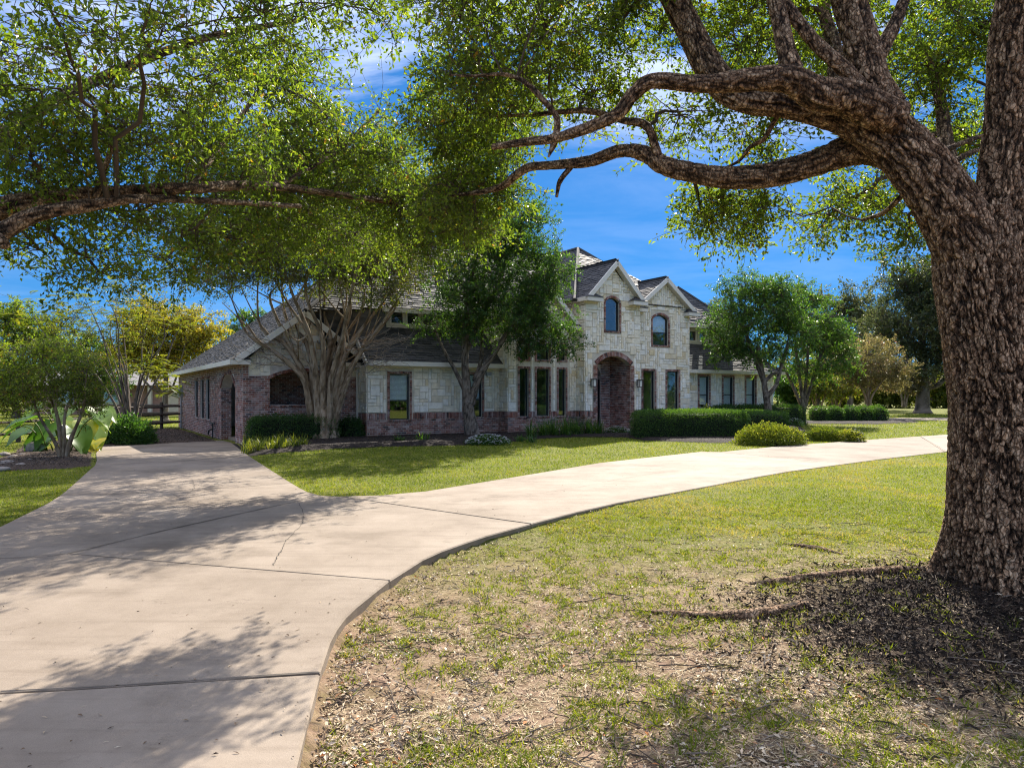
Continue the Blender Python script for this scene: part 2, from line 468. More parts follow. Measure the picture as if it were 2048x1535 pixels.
def glass_mat():
    m, ns, ln, o = mat("glass")
    lw = N(ns, "ShaderNodeLayerWeight", Blend=0.5); pw = N(ns, "ShaderNodeMath", operation='POWER'); pw.inputs[1].default_value = 3.5; ln.new(lw.outputs["Facing"], pw.inputs[0])
    mr = N(ns, "ShaderNodeMapRange"); mr.inputs[1].default_value = 0; mr.inputs[2].default_value = 1; mr.inputs[3].default_value = .10; mr.inputs[4].default_value = .9
    ln.new(pw.outputs[0], mr.inputs[0])
    t = ns.new("ShaderNodeBsdfTransparent"); t.inputs[0].default_value = (.90, .94, .95, 1)
    g = N(ns, "ShaderNodeBsdfGlossy", Roughness=0.015); g.inputs[0].default_value = (.9, .95, 1, 1)
    mx = ns.new("ShaderNodeMixShader"); ln.new(mr.outputs[0], mx.inputs[0]); ln.new(t.outputs[0], mx.inputs[1]); ln.new(g.outputs[0], mx.inputs[2])
    ln.new(mx.outputs[0], o.inputs[0])
glass_mat()

def bark_mat(name, dark, mid, light, patch, scale=7, pf=.5, plates=0):
    """colour from the height of the ridge ('tint') plus lichen patches"""
    m, ns, ln, o = mat(name)
    b = N(ns, "ShaderNodeBsdfPrincipled", Roughness=.92); b.inputs["Specular IOR Level"].default_value = .2
    a = ns.new("ShaderNodeAttribute"); a.attribute_name = "tint"
    r = ramp(ns, [(0.0, dark), (.5, mid), (1, light)]); ln.new(a.outputs["Fac"], r.inputs[0])
    c = obj_coord(ns)
    t = N(ns, "ShaderNodeTexNoise", Scale=scale, Detail=7, Roughness=.7); ln.new(c, t.inputs["Vector"])
    rr = ramp(ns, [(.54, (0, 0, 0)), (.70, (1, 1, 1))]); ln.new(t.outputs[0], rr.inputs[0])
    ml = N(ns, "ShaderNodeMath", operation='MULTIPLY'); ml.inputs[1].default_value = pf; ln.new(rr.outputs[0], ml.inputs[0])
    mx = N(ns, "ShaderNodeMixRGB"); mx.inputs[2].default_value = (*patch, 1)
    ln.new(ml.outputs[0], mx.inputs[0]); ln.new(r.outputs[0], mx.inputs[1]); ln.new(mx.outputs[0], b.inputs["Base Color"])
    t2 = N(ns, "ShaderNodeTexNoise", Scale=55, Detail=6, Roughness=.7); ln.new(c, t2.inputs["Vector"])
    hgt = t2.outputs[0]
    if plates:                                        # small cracked plates over the ridges
        wn2 = N(ns, "ShaderNodeTexNoise", Scale=9, Detail=3); ln.new(c, wn2.inputs["Vector"])
        ad = N(ns, "ShaderNodeVectorMath", operation='MULTIPLY_ADD'); ad.inputs[1].default_value = (.09, .09, .09); ln.new(wn2.outputs["Color"], ad.inputs[0]); ln.new(c, ad.inputs[2])
        mp3 = ns.new("ShaderNodeMapping"); mp3.inputs["Scale"].default_value = (1, 1, .5); ln.new(ad.outputs[0], mp3.inputs[0])
        vo = N(ns, "ShaderNodeTexVoronoi", Scale=plates, feature='DISTANCE_TO_EDGE'); ln.new(mp3.outputs[0], vo.inputs["Vector"])
        vc = N(ns, "ShaderNodeTexVoronoi", Scale=plates); ln.new(mp3.outputs[0], vc.inputs["Vector"])
        er = ramp(ns, [(.02, (.22, .20, .19)), (.16, (1, 1, 1))]); ln.new(vo.outputs["Distance"], er.inputs[0])
        m3 = N(ns, "ShaderNodeMixRGB", blend_type='MULTIPLY'); m3.inputs[0].default_value = .85; ln.new(mx.outputs[0], m3.inputs[1]); ln.new(er.outputs[0], m3.inputs[2])
        cr2 = ramp(ns, [(0, (.62, .60, .58)), (.6, (1, 1, 1)), (1, (1.55, 1.5, 1.42))]); ln.new(vc.outputs["Color"], cr2.inputs[0])
        m4 = N(ns, "ShaderNodeMixRGB", blend_type='MULTIPLY'); m4.inputs[0].default_value = 1; ln.new(m3.outputs[0], m4.inputs[1]); ln.new(cr2.outputs[0], m4.inputs[2]); ln.new(m4.outputs[0], b.inputs["Base Color"])
        h2 = N(ns, "ShaderNodeMath", operation='MULTIPLY_ADD'); h2.inputs[1].default_value = .5; ln.new(t2.outputs[0], h2.inputs[0]); ln.new(er.outputs[0], h2.inputs[2]); hgt = h2.outputs[0]
    bp = N(ns, "ShaderNodeBump", Strength=.8 if plates else .6, Distance=.016 if plates else .012); ln.new(hgt, bp.inputs["Height"]); ln.new(bp.outputs[0], b.inputs["Normal"])
    ln.new(b.outputs[0], o.inputs[0])
bark_mat("oak_bark", (.020, .012, .008), (.24, .145, .085), (.62, .46, .31), (.40, .35, .27), scale=14, pf=.2, plates=34)
bark_mat("grey_bark", (.04, .033, .026), (.15, .12, .095), (.26, .22, .18), (.34, .33, .29))
bark_mat("myrtle_bark", (.11, .075, .045), (.27, .20, .13), (.42, .34, .25), (.46, .41, .34), scale=4)
bark_mat("branch_bark", (.03, .022, .015), (.085, .062, .044), (.15, .115, .085), (.2, .18, .15))

# ------------------------------------------------------------------ ground sheet
def ground_material():
    m, ns, ln, o = mat("ground")
    b = N(ns, "ShaderNodeBsdfPrincipled", Roughness=.95); b.inputs["Specular IOR Level"].default_value = .15
    c = obj_coord(ns)
    def nz(s, d=8, r=.65):
        t = N(ns, "ShaderNodeTexNoise", Scale=s, Detail=d, Roughness=r); ln.new(c, t.inputs["Vector"]); return t.outputs[0]
    at = {}
    for k in ("dirt", "mulchy"):
        a = ns.new("ShaderNodeAttribute"); a.attribute_name = k; at[k] = a.outputs["Fac"]
    lawn = ramp(ns, [(.3, (.08, .10, .014)), (.5, (.14, .155, .02)), (.7, (.195, .18, .04))]); ln.new(nz(3.0), lawn.inputs[0])
    lf = ramp(ns, [(.35, (.5, .5, .5)), (.65, (1.3, 1.3, 1.3))]); ln.new(nz(60), lf.inputs[0])
    lm = N(ns, "ShaderNodeMixRGB", blend_type='MULTIPLY'); lm.inputs[0].default_value = 1; ln.new(lawn.outputs[0], lm.inputs[1]); ln.new(lf.outputs[0], lm.inputs[2])
    dirt = ramp(ns, [(.25, (.085, .053, .035)), (.42, (.20, .127, .087)), (.58, (.34, .23, .165)), (.75, (.45, .33, .245))]); ln.new(nz(7, 10, .7), dirt.inputs[0])
    mul = ramp(ns, [(.3, (.014, .010, .008)), (.55, (.045, .032, .024)), (.75, (.12, .085, .062))]); ln.new(nz(26, 8, .7), mul.inputs[0])
    edge = N(ns, "ShaderNodeMath", operation='ADD'); sub = N(ns, "ShaderNodeMath", operation='MULTIPLY_ADD'); sub.inputs[1].default_value = 1.2; sub.inputs[2].default_value = -.6
    ln.new(nz(5, 8, .7), sub.inputs[0]); ln.new(sub.outputs[0], edge.inputs[0]); ln.new(at["dirt"], edge.inputs[1]); edge.use_clamp = True
    m1 = N(ns, "ShaderNodeMixRGB"); ln.new(edge.outputs[0], m1.inputs[0]); ln.new(lm.outputs[0], m1.inputs[1]); ln.new(dirt.outputs[0], m1.inputs[2])
    e2 = N(ns, "ShaderNodeMath", operation='ADD'); e2.use_clamp = True
    ln.new(sub.outputs[0], e2.inputs[0]); ln.new(at["mulchy"], e2.inputs[1])
    m2 = N(ns, "ShaderNodeMixRGB"); ln.new(e2.outputs[0], m2.inputs[0]); ln.new(m1.outputs[0], m2.inputs[1]); ln.new(mul.outputs[0], m2.inputs[2])
    ln.new(m2.outputs[0], b.inputs["Base Color"])
    bp = N(ns, "ShaderNodeBump", Strength=.8, Distance=.04); ln.new(nz(24, 10, .72), bp.inputs["Height"]); ln.new(bp.outputs[0], b.inputs["Normal"])
    ln.new(b.outputs[0], o.inputs[0])
ground_material()

OAK = np.array([3.95, 5.6])
def dirt_f(x, y):
    """1 bare soil under the oak, 0 lawn"""
    right = sstep(-.4, -.2, x - np.interp(y, EY, EX))
    return right * (1 - sstep(4.5, 10.0, y + .25 * np.maximum(x - 2, 0))) * .95
def mulch_f(x, y):
    d = np.hypot((x - 3.6) / 1.35, (y - 4.85) / 1.0)
    return 1 - sstep(.6, 1.75, d)
k = 6.2; A = 1.9
xs = 1.5 + A * np.sinh(np.linspace(-1, 1, 341) * k)
ys = 5.5 + A * np.sinh(np.linspace(-.62, 1, 300) * 6.4)
gx, gy = np.meshgrid(xs, ys)
gx = gx.ravel(); gy = gy.ravel()
zz = gz(gx, gy)
near = np.exp(-((gx - 1.5) ** 2 + (gy - 5) ** 2) / 90)
p3 = np.stack([gx, gy, 0 * gx], 1)
md = mulch_f(gx, gy)
rough_g = (fbm(p3 * 2.2, 4, 5) - .47) * .05 * near + (fbm(p3 * 6.5, 3, 9) - .44) * .09 * md
onright = sstep(.03, .35, gx - np.interp(gy, EY, EX))
zz = zz + rough_g * onright
# far rise of the land behind the gardens
zz = zz + 1.0 * sstep(90, 400, np.hypot(gx, gy))
nx, ny = len(xs), len(ys)
i = np.arange(ny - 1)[:, None] * nx; j = np.arange(nx - 1)[None]
Q = np.stack([i + j, i + j + 1, i + nx + j + 1, i + nx + j], -1).reshape(-1, 4)
ground = mob("ground", np.stack([gx, gy, zz], 1), Q, "ground", smooth=True, kind="structure", attrs={"dirt": dirt_f(gx, gy) - .12, "mulchy": md * 1.6 - .3})
def ground_z(x, y):
    x = np.asarray(x, float); y = np.asarray(y, float)
    p = np.stack([x, y, 0 * x], 1)
    nr = np.exp(-((x - 1.5) ** 2 + (y - 5) ** 2) / 90)
    return gz(x, y) + ((fbm(p * 2.2, 4, 5) - .47) * .05 * nr + (fbm(p * 6.5, 3, 9) - .44) * .09 * mulch_f(x, y)) * sstep(.03, .35, x - np.interp(y, EY, EX))

# ------------------------------------------------------------------ driveway: poured slabs with open joints
g = GP
drive = mob("driveway", np.array([[0, 0, 0]]) , [], "joint", kind="structure") if False else None
Lx = lambda y: float(np.interp(y, [-14, -4, 2, 6, 8.4, 10.7, 12.8, 16.6, 22], [-8, -6.2, -5.7, -5.7, -6.2, -7.0, -8.0, -9.85, -13.1]))
def W(x, y): return np.array([x, y, float(drive_z(x, y))])
def edge_r(y0, y1, n=8):
    return [W(float(np.interp(y, EY, EX)), y) for y in np.linspace(y0, y1, n)]
def edge_l(y0, y1, n=6):
    return [W(Lx(y), y) for y in np.linspace(y0, y1, n)]
LAWN_EDGE = [g(462, 884), g(490, 905), g(525, 928), g(560, 950), g(585, 966), g(600, 975), g(618, 984), g(640, 990), g(680, 992), g(760, 990), g(850, 982), g(1000, 958), g(1200, 925), g(1400, 903), g(1438, 900), g(1545, 893), g(1720, 880), g(1840, 872), g(1905, 868), W(26, 33.5), W(36, 37)]
ly = np.array([p[1] for p in LAWN_EDGE]); lx = np.array([p[0] for p in LAWN_EDGE])
J1 = [W(Lx(6.7), 6.7), g(0, 1117), g(135, 1107), g(330, 1060), g(520, 1018), g(600, 1001), g(640, 990)]
J3l, J3r = W(Lx(3.55), 3.55), g(640, 1345)
y3r = J3r[1]
slabs = []
slabs.append([J3l, W(-4, 3.62), W(-2.5, 3.8)] + edge_r(y3r, -14, 12) + edge_l(-14, 3.55, 8)[:-1])
y2r = g(780, 1160)[1]
slabs.append([J3l, W(-4, 3.62), W(-2.5, 3.8)] + edge_r(y3r, y2r, 9) + [g(500, 1137), g(135, 1107), g(0, 1117)] + edge_l(6.7, 3.55, 4)[:-1])
y4r = g(1065, 1047)[1]
slabs.append([g(135, 1107), g(500, 1137)] + edge_r(y2r, y4r, 8) + [g(850, 1017), g(680, 992), g(640, 990), g(600, 1001), g(520, 1018), g(330, 1060)])
J6l, J6r = W(Lx(11.2), 11.2), g(585, 966)
slabs.append(J1 + [g(618, 984), g(600, 975), J6r, g(330, 984)] + edge_l(11.2, 6.7, 6)[:-1])
J8l, J8r = W(Lx(16.2), 16.2), g(500, 912)
slabs.append([J6l, g(330, 984), J6r, g(560, 950), g(525, 928), J8r, g(350, 922)] + edge_l(16.2, 11.2, 5)[:-1])
slabs.append([J8l, g(350, 922), J8r, g(490, 905), g(462, 884), g(445, 880.5), g(400, 881.5), g(300, 887), g(197, 892)] + edge_l(20.6, 16.2, 4)[:-1])
y5r = g(1662, 927)[1]; y7r = g(1895, 903)[1]
slabs.append([g(680, 992), g(850, 1017)] + edge_r(y4r, y5r, 10) + [g(1438, 903.5), g(1400, 903), g(1200, 925), g(1000, 958), g(850, 982), g(760, 990)])
slabs.append([g(1438, 903.5)] + edge_r(y5r, y7r, 8) + [g(1840, 872), g(1720, 880), g(1545, 893)])
slabs.append([g(1840, 872)] + edge_r(y7r, 31, 8) + [W(37, 36), W(26, 33.5), g(1905, 868)])
def inset(poly, d):
    P = np.array([p[:2] for p in poly]); n = len(P)
    ar = 0.5 * np.sum(P[:, 0] * np.roll(P[:, 1], -1) - np.roll(P[:, 0], -1) * P[:, 1])
    out_ = []
    for i in range(n):
        a = P[i] - P[i - 1]; b = P[(i + 1) % n] - P[i]
        a = a / max(np.linalg.norm(a), 1e-6); b = b / max(np.linalg.norm(b), 1e-6)
        na = np.array([-a[1], a[0]]); nb = np.array([-b[1], b[0]])
        m_ = na + nb; m_ = m_ / max(np.linalg.norm(m_), .4) / max(.5, np.dot(m_, na) / max(np.linalg.norm(m_), 1e-6))
        out_.append(P[i] + m_ * d * (1 if ar > 0 else -1))
    return np.array(out_), ar > 0
droot = None
from mathutils.geometry import tessellate_polygon
for si, poly in enumerate(slabs):
    P, ccw = inset(poly, .008)
    if not ccw: P = P[::-1]
    keep = np.linalg.norm(P - np.roll(P, 1, 0), axis=1) > .03
    P = P[keep]; n = len(P)
    lift = [0.0, .004, 0.0, .003, 0, .002, .002, 0, .003][si]
    z = drive_z(P[:, 0], P[:, 1]) + lift
    P2, _ = inset(P, .012)
    top = np.column_stack([P2, z]); mid = np.column_stack([P, z - .012]); bot = np.column_stack([P, z - .16])
    V = np.concatenate([top, mid, bot])
    i = np.arange(n); q = (i + 1) % n
    sides = np.concatenate([np.stack([n + i, n + q, q, i], 1), np.stack([2 * n + i, 2 * n + q, n + q, n + i], 1)])
    tri = np.array(tessellate_polygon([[Vector(v) for v in top]]))
    if si == 0:
        droot = mob("driveway", V, [tri, sides], "concrete", kind="structure")
    else:
        mob("concrete_slab", V, [tri, sides], "concrete", droot)
# soil in the joints and hairline cracks
def ribbon(pts, w, lift, jit=0.0):
    P = catmull(np.array(pts), max(len(pts) * 8, 12))
    P = P + np.column_stack([R.normal(0, jit, (len(P), 2)), np.zeros(len(P))])
    T = norm(np.gradient(P, axis=0)); S = np.column_stack([-T[:, 1], T[:, 0], 0 * T[:, 0]])
    ww = (w * (.55 + .9 * R.random(len(P))))[:, None]
    V = np.concatenate([P + S * ww, P - S * ww]); V[:, 2] = drive_z(V[:, 0], V[:, 1]) + lift
    n = len(P); i = np.arange(n - 1)
    return V, np.stack([i, i + 1, n + i + 1, n + i], 1)
for pts, w in (([g(597, 1005), g(607, 1030), g(602, 1050), g(575, 1078), g(560, 1105), g(545, 1130)], .006),
               ([g(905, 1003), g(1000, 993), g(1090, 985), g(1180, 970)], .005), ([g(1215, 962), g(1300, 948), g(1345, 942), g(1400, 940)], .006),
               ([g(385, 960), g(388, 975), g(372, 990)], .004), ([g(410, 1008), g(370, 1000), g(340, 985)], .004),
               ([g(1470, 947), g(1540, 958)], .004), ([g(1600, 897), g(1650, 893), g(1720, 890)], .006), ([g(1640, 898), g(1720, 905)], .005)):
    V, Q = ribbon(pts, w * .6, .006, .007); mob("crack", V, Q, "crack", droot)

for pts in (J1, [g(135, 1107), g(500, 1137), g(780, 1160)], [J3l, W(-4, 3.62), W(-2.5, 3.8), J3r], [J6l, g(330, 984), J6r], [J8l, g(350, 922), J8r], [g(680, 992), g(850, 1017), g(1065, 1047)], [g(1438, 903.5), g(1662, 927)], [g(1840, 872), g(1895, 903)]):
    V, Q = ribbon(pts, .0065, .0055, .002); mob("expansion_joint", V, Q, "crack", droot)
# far drive beyond the right lawn
pts = [W(24.5, 44), W(30, 44.5), W(60, 46), W(60, 51), W(30, 49), W(23, 48)]
V = np.array(pts); V[:, 2] = .03
mob("far_driveway", np.concatenate([V, V - [0, 0, .12]]), [np.arange(6), np.stack([np.arange(6), (np.arange(6) + 1) % 6, (np.arange(6) + 1) % 6 + 6, np.arange(6) + 6], 1)], "concrete", kind="structure")

tint_mat("straw", [(0, (.16, .11, .06)), (.5, (.36, .28, .17)), (1, (.58, .48, .32))], nscale=20, namp=.2, bump=0, rough=.8)
# ------------------------------------------------------------------ the house
TH = math.radians(32.0)
UX, UY = math.cos(TH), math.sin(TH)
O0 = np.array([-5.46, 26.35])
def HW(u, v, z): return (O0[0] + u * UX - v * UY, O0[1] + u * UY + v * UX, z)
house = thing("brick_and_stone_house", HW(9.3, 8, 0), "large two-storey house of pale stone and brick with dark shingled roofs", "house")
def front(v0): return lambda a, b, d: HW(a, v0 - d, b)         # wall facing the garden; d is outward
def left(u0): return lambda a, b, d: HW(u0 - d, a, b)           # wall facing left
STONES, BRICKS, SHING = [], [], []

def wall(f, a0, a1, b0, b1, holes, m, thick=.28, gable=None, name="wall"):
    mb = MB()
    A_ = sorted({a0, a1, *[h[i] for h in holes for i in (0, 1)]}); B_ = sorted({b0, b1, *[h[i] for h in holes for i in (2, 3)]})
    for x0, x1 in zip(A_, A_[1:]):
        for y0, y1 in zip(B_, B_[1:]):
            cx, cz = (x0 + x1) / 2, (y0 + y1) / 2
            if any(h[0] < cx < h[1] and h[2] < cz < h[3] for h in holes): continue
            mb.add(box8(f, x0, x1, y0, y1, -thick, 0), BOXF)
    if gable:
        P = gable; n = len(P)
        V = [f(a, b, 0) for a, b in P] + [f(a, b, -thick) for a, b in P]
        mb.add(V, [np.arange(n), np.arange(n)[::-1] + n, np.stack([np.arange(n), (np.arange(n) + 1) % n, (np.arange(n) + 1) % n + n, np.arange(n) + n], 1)])
    return mb.build(name, m, house)

def piece(f, a0, a1, b0, b1, d, ch, jit=0.0):
    e = lambda: random.uniform(-jit, jit)
    V = [f(a0, b0, .0), f(a1, b0, 0), f(a1, b1, 0), f(a0, b1, 0),
         f(a0 + ch + e(), b0 + ch + e(), d + e() * .5), f(a1 - ch + e(), b0 + ch + e(), d + e() * .5), f(a1 - ch + e(), b1 - ch + e(), d + e() * .5), f(a0 + ch + e(), b1 - ch + e(), d + e() * .5)]
    return np.array(V)
PF = np.array([[4, 5, 6, 7], [0, 1, 5, 4], [1, 2, 6, 5], [2, 3, 7, 6], [3, 0, 4, 7]])

def stones(w, f, a0, a1, b0, b1, holes, poly=None, cell=.125):
    na = int((a1 - a0) / cell); nb = int((b1 - b0) / cell)
    ca = (a1 - a0) / na; cb = (b1 - b0) / nb
    occ = np.zeros((na, nb), bool)
    ai, bi = np.meshgrid(np.arange(na), np.arange(nb), indexing='ij')
    for h in holes:
        occ |= (a0 + (ai + 1) * ca > h[0] + .02) & (a0 + ai * ca < h[1] - .02) & (b0 + (bi + 1) * cb > h[2] + .02) & (b0 + bi * cb < h[3] - .02)
    if poly:
        for ea in (.1, .9):
            for eb in (.1, .9):
                occ |= ~pip(a0 + (ai + ea) * ca, b0 + (bi + eb) * cb, poly)
    sizes = [(4, 1), (3, 1), (2, 1), (4, 2), (3, 2), (5, 2), (2, 2), (1, 3), (1, 2), (1, 4), (3, 3), (5, 1)]
    wts = [3, 4, 2, 3, 5, 2, 3, 2, 2, 1, 1, 2]
    for b in range(nb):
        for a in range(na):
            if occ[a, b]: continue
            placed = False
            for (sw, sh) in random.choices(sizes, wts, k=6) + [(2, 1), (1, 1)]:
                if a + sw <= na and b + sh <= nb and not occ[a:a + sw, b:b + sh].any():
                    occ[a:a + sw, b:b + sh] = True; placed = True; break
            if not placed: continue
            g_ = .007
            x0, x1, y0, y1 = a0 + a * ca + g_, a0 + (a + sw) * ca - g_, b0 + b * cb + g_, b0 + (b + sh) * cb - g_
            STONES.append((w, piece(f, x0, x1, y0, y1, random.uniform(.022, .045), .012, .007), random.random()))

def bricks(w, f, a0, a1, b0, b1, holes, bl=.198, bh=.063, mj=.0145, off=0, d=.016):
    nr = int((b1 - b0) / (bh + mj)); ph = (b1 - b0) / nr
    for r in range(nr):
        y0 = b0 + r * ph + mj / 2; y1 = y0 + ph - mj; yc = (y0 + y1) / 2
        spans = [(a0, a1)]
        for h in holes:
            if h[2] < yc < h[3]:
                ns_ = []
                for s0, s1 in spans:
                    if h[1] <= s0 or h[0] >= s1: ns_.append((s0, s1))
                    else:
                        if h[0] > s0: ns_.append((s0, h[0]))
                        if h[1] < s1: ns_.append((h[1], s1))
                spans = ns_
        st = a0 - (bl + mj) * (.5 if (r + off) % 2 else 0)
        for s0, s1 in spans:
            x = st + math.floor((s0 - st) / (bl + mj)) * (bl + mj)
            while x < s1 - .03:
                x0 = max(x + mj / 2, s0 + .004); x1 = min(x + bl + mj / 2, s1 - .004)
                if x1 - x0 > .03:
                    BRICKS.append((w, piece(f, x0, x1, y0, y1, d + random.uniform(-.003, .003), .004, .0015), random.random()))
                x += bl + mj

def soldiers(w, f, a0, a1, b0, b1, holes, bw=.064, mj=.0135, d=.03):
    n = max(1, int((a1 - a0) / (bw + mj))); p = (a1 - a0) / n
    for i in range(n):
        x0 = a0 + i * p + mj / 2; x1 = x0 + p - mj
        if any(h[0] < (x0 + x1) / 2 < h[1] and h[2] < (b0 + b1) / 2 < h[3] for h in holes): continue
        BRICKS.append((w, piece(f, x0, x1, b0 + mj / 2, b1 - mj / 2, d + random.uniform(-.003, .003), .004, .0015), random.random()))

def surround(w, f, a0, a1, b0, b1, t=.095, arch=0.0):
    """bricks set round a window; leaves the top to an arch when arch > 0"""
    nr = max(1, int((b1 - b0) / .078)); p = (b1 - b0) / nr
    for r in range(nr):
        for x0, x1 in ((a0 - t, a0), (a1, a1 + t)):
            BRICKS.append((w, piece(f, x0 + .004, x1 - .002, b0 + r * p + .005, b0 + (r + 1) * p - .005, .035, .004, .0015), random.random()))
    if arch <= 0: soldiers(w, f, a0 - t, a1 + t, b1, b1 + t, [], d=.036)
    else: arch_bricks(w, f, a0, a1, b1, arch, t)
    soldiers(w, f, a0 - t, a1 + t, b0 - .075, b0, [], d=.05)

def arch_pts(a0, a1, b, rise, n=24):
    hw = (a1 - a0) / 2; c = (a0 + a1) / 2
    rr = (hw * hw + rise * rise) / (2 * rise); th = math.asin(min(1, hw / rr))
    if rise > hw: th = math.pi - th
    return [(c + rr * math.sin(t), b + rise - rr + rr * math.cos(t), math.sin(t), math.cos(t)) for t in np.linspace(-th, th, n)]

def arch_bricks(w, f, a0, a1, b, rise, t):
    P = arch_pts(a0, a1, b, rise, max(8, int((a1 - a0) * 1.15 / .075)))
    for (p, q) in zip(P, P[1:]):
        s = .08
        def pt(A, B, k_, rad): return (A[0] * (1 - k_) + B[0] * k_ + (A[2] * (1 - k_) + B[2] * k_) * rad, A[1] * (1 - k_) + B[1] * k_ + (A[3] * (1 - k_) + B[3] * k_) * rad)
        c4 = [pt(p, q, s, .002), pt(p, q, 1 - s, .002), pt(p, q, 1 - s, t), pt(p, q, s, t)]
        V = np.array([f(x, y, 0.0) for x, y in c4] + [f(x, y, .04) for x, y in c4])
        BRICKS.append((w, V, random.random()))

def spandrel(f, a0, a1, b, rise, m, thick=.28, parent=None):
    """fills the corners of a rectangular hole above an arch"""
    P = arch_pts(a0, a1, b, rise, 20); mb = MB(); top = b + rise
    for p, q in zip(P, P[1:]):
        c4 = [(p[0], p[1]), (q[0], q[1]), (q[0], top + .001), (p[0], top + .001)]
        mb.add([f(x, y, -thick) for x, y in c4] + [f(x, y, -.001) for x, y in c4], BOXF)
    return mb.build("arch", m, parent or house)

def window(f, a0, a1, b0, b1, rail=True, blind=False, arch=0.0, fr=.045, mull=0):
    top = b1 + arch
    mb = MB(); dd = (-.14, -.07)
    bars = [(a0, a0 + fr, b0, b1), (a1 - fr, a1, b0, b1), (a0 + fr, a1 - fr, b0, b0 + fr)]
    if arch <= 0: bars.append((a0 + fr, a1 - fr, b1 - fr, b1))
    for x0, x1, y0, y1 in bars: mb.add(box8(f, x0, x1, y0, y1, *dd), BOXF)
    if arch > 0:
        P = arch_pts(a0, a1, b1, arch, 14)
        for p, q in zip(P, P[1:]):
            c4 = [(p[0] - p[2] * fr, p[1] - p[3] * fr), (q[0] - q[2] * fr, q[1] - q[3] * fr), (q[0], q[1]), (p[0], p[1])]
            mb.add([f(x, y, dd[0]) for x, y in c4] + [f(x, y, dd[1]) for x, y in c4], BOXF)
    w = mb.build("window", "dark_frame", house)
    mid = b0 + (top - b0) * .42
    def pane(x0, x1, y0, y1, depth):
        V = box8(f, x0, x1, y0, y1, depth - .006, depth)
        mob("pane", V, BOXF, "glass", w)
    if arch > 0:
        P = arch_pts(a0 + fr, a1 - fr, b1, arch - fr * .6, 14)
        poly = [(a0 + fr, mid if rail else b0 + fr), (a1 - fr, mid if rail else b0 + fr)] + [(p[0], p[1]) for p in P[::-1]]
        n = len(poly)
        V = [f(x, y, -.10) for x, y in poly] + [f(x, y, -.106) for x, y in poly]
        mob("pane", V, [np.arange(n), np.arange(n)[::-1] + n], "glass", w)
        if rail: pane(a0 + fr, a1 - fr, b0 + fr, mid, -.12)
    elif rail:
        pane(a0 + fr, a1 - fr, mid, b1 - fr, -.10); pane(a0 + fr, a1 - fr, b0 + fr, mid, -.12)
    else:
        pane(a0 + fr, a1 - fr, b0 + fr, b1 - fr, -.10)
    if rail:
        mob("meeting_rail", box8(f, a0 + fr, a1 - fr, mid - .03, mid + .02, -.13, -.085), BOXF, "dark_frame", w)
    if blind:
        mb = MB(); y = top - fr - .01
        bot = mid - .01 if blind == 1 else b0 + .2
        while y > bot:
            mb.add(box8(f, a0 + fr + .01, a1 - fr - .01, y - .042, y, -.155, -.149), BOXF); y -= .048
        mb.build("blind", "blind", w)
    mob("sill", box8(f, a0 - .02, a1 + .02, b0 - .03, b0 - .001, -.2, -.01), BOXF, "dark_frame", w)
    return w

def prow(f, a0, a1, b0, b1, d0, d1, m, name, parent=None):
    return mob(name, box8(f, a0, a1, b0, b1, d0, d1), BOXF, m, parent or house)

# ---- left gable wing
ZB = -.6
fF = front(.98)
porch = (-3.32, -.95, 1.24, 2.49)
w = wall(fF, -4.26, 0, ZB, 2.75, [porch], "mortar", gable=[(-4.26, 2.75), (0, 2.75), (-.3, 3.0), (-2.13, 4.62), (-3.96, 3.0)])
spandrel(fF, porch[0], porch[1], 2.2, .29, "mortar", parent=w)
pw = [(porch[0] - .1, porch[1] + .1, 1.16, 2.6)]
bricks(w, fF, -4.26, 0, ZB + .3, 2.29, [(porch[0], porch[1], 1.16, 2.6)])
bricks(w, fF, -4.26, -4.06, 2.29, 2.75, [])
stones(w, fF, -4.05, -.0, 2.3, 4.6, [(porch[0] + .1, porch[1] - .1, 2.1, 2.62)], poly=[(-4.05, 2.25), (0, 2.25), (0, 2.80), (-2.13, 4.62), (-4.05, 2.95)])
arch_bricks(w, fF, porch[0], porch[1], 2.2, .29, .11)
soldiers(w, fF, porch[0] - .05, porch[1] + .05, 1.16, 1.24, [], d=.045)
fS = left(-4.26)
D0 = .98
SARCH = (D0 + 1.3, D0 + 4.34, ZB, 2.46)
sw = [(D0 + 7.14, D0 + 8.18), (D0 + 8.76, D0 + 9.82), (D0 + 10.6, D0 + 11.7)]
sh_ = [(a, b, .5, 2.34) for a, b in sw]
ws = wall(fS, D0 + .001, 19.0, ZB, 2.75, [SARCH] + sh_, "mortar", thick=.4)
spandrel(fS, SARCH[0], SARCH[1], 1.9, .56, "mortar", thick=.4, parent=ws)
bricks(ws, fS, D0, 19.0, ZB + .15, 2.72, [(SARCH[0] - .0, SARCH[1] + .0, ZB, 2.0), (SARCH[0] + .25, SARCH[1] - .25, 1.9, 2.42)] + [(a - .0, b + .0, .42, 2.43) for a, b, _, _ in sh_])
arch_bricks(ws, fS, SARCH[0], SARCH[1], 1.9, .56, .11)
for a, b, c, d in sh_:
    window(fS, a, b, c, d, rail=True)
    soldiers(ws, fS, a - .02, b + .02, c - .075, c, [], d=.04); soldiers(ws, fS, a - .02, b + .02, d, d + .09, [], d=.03)
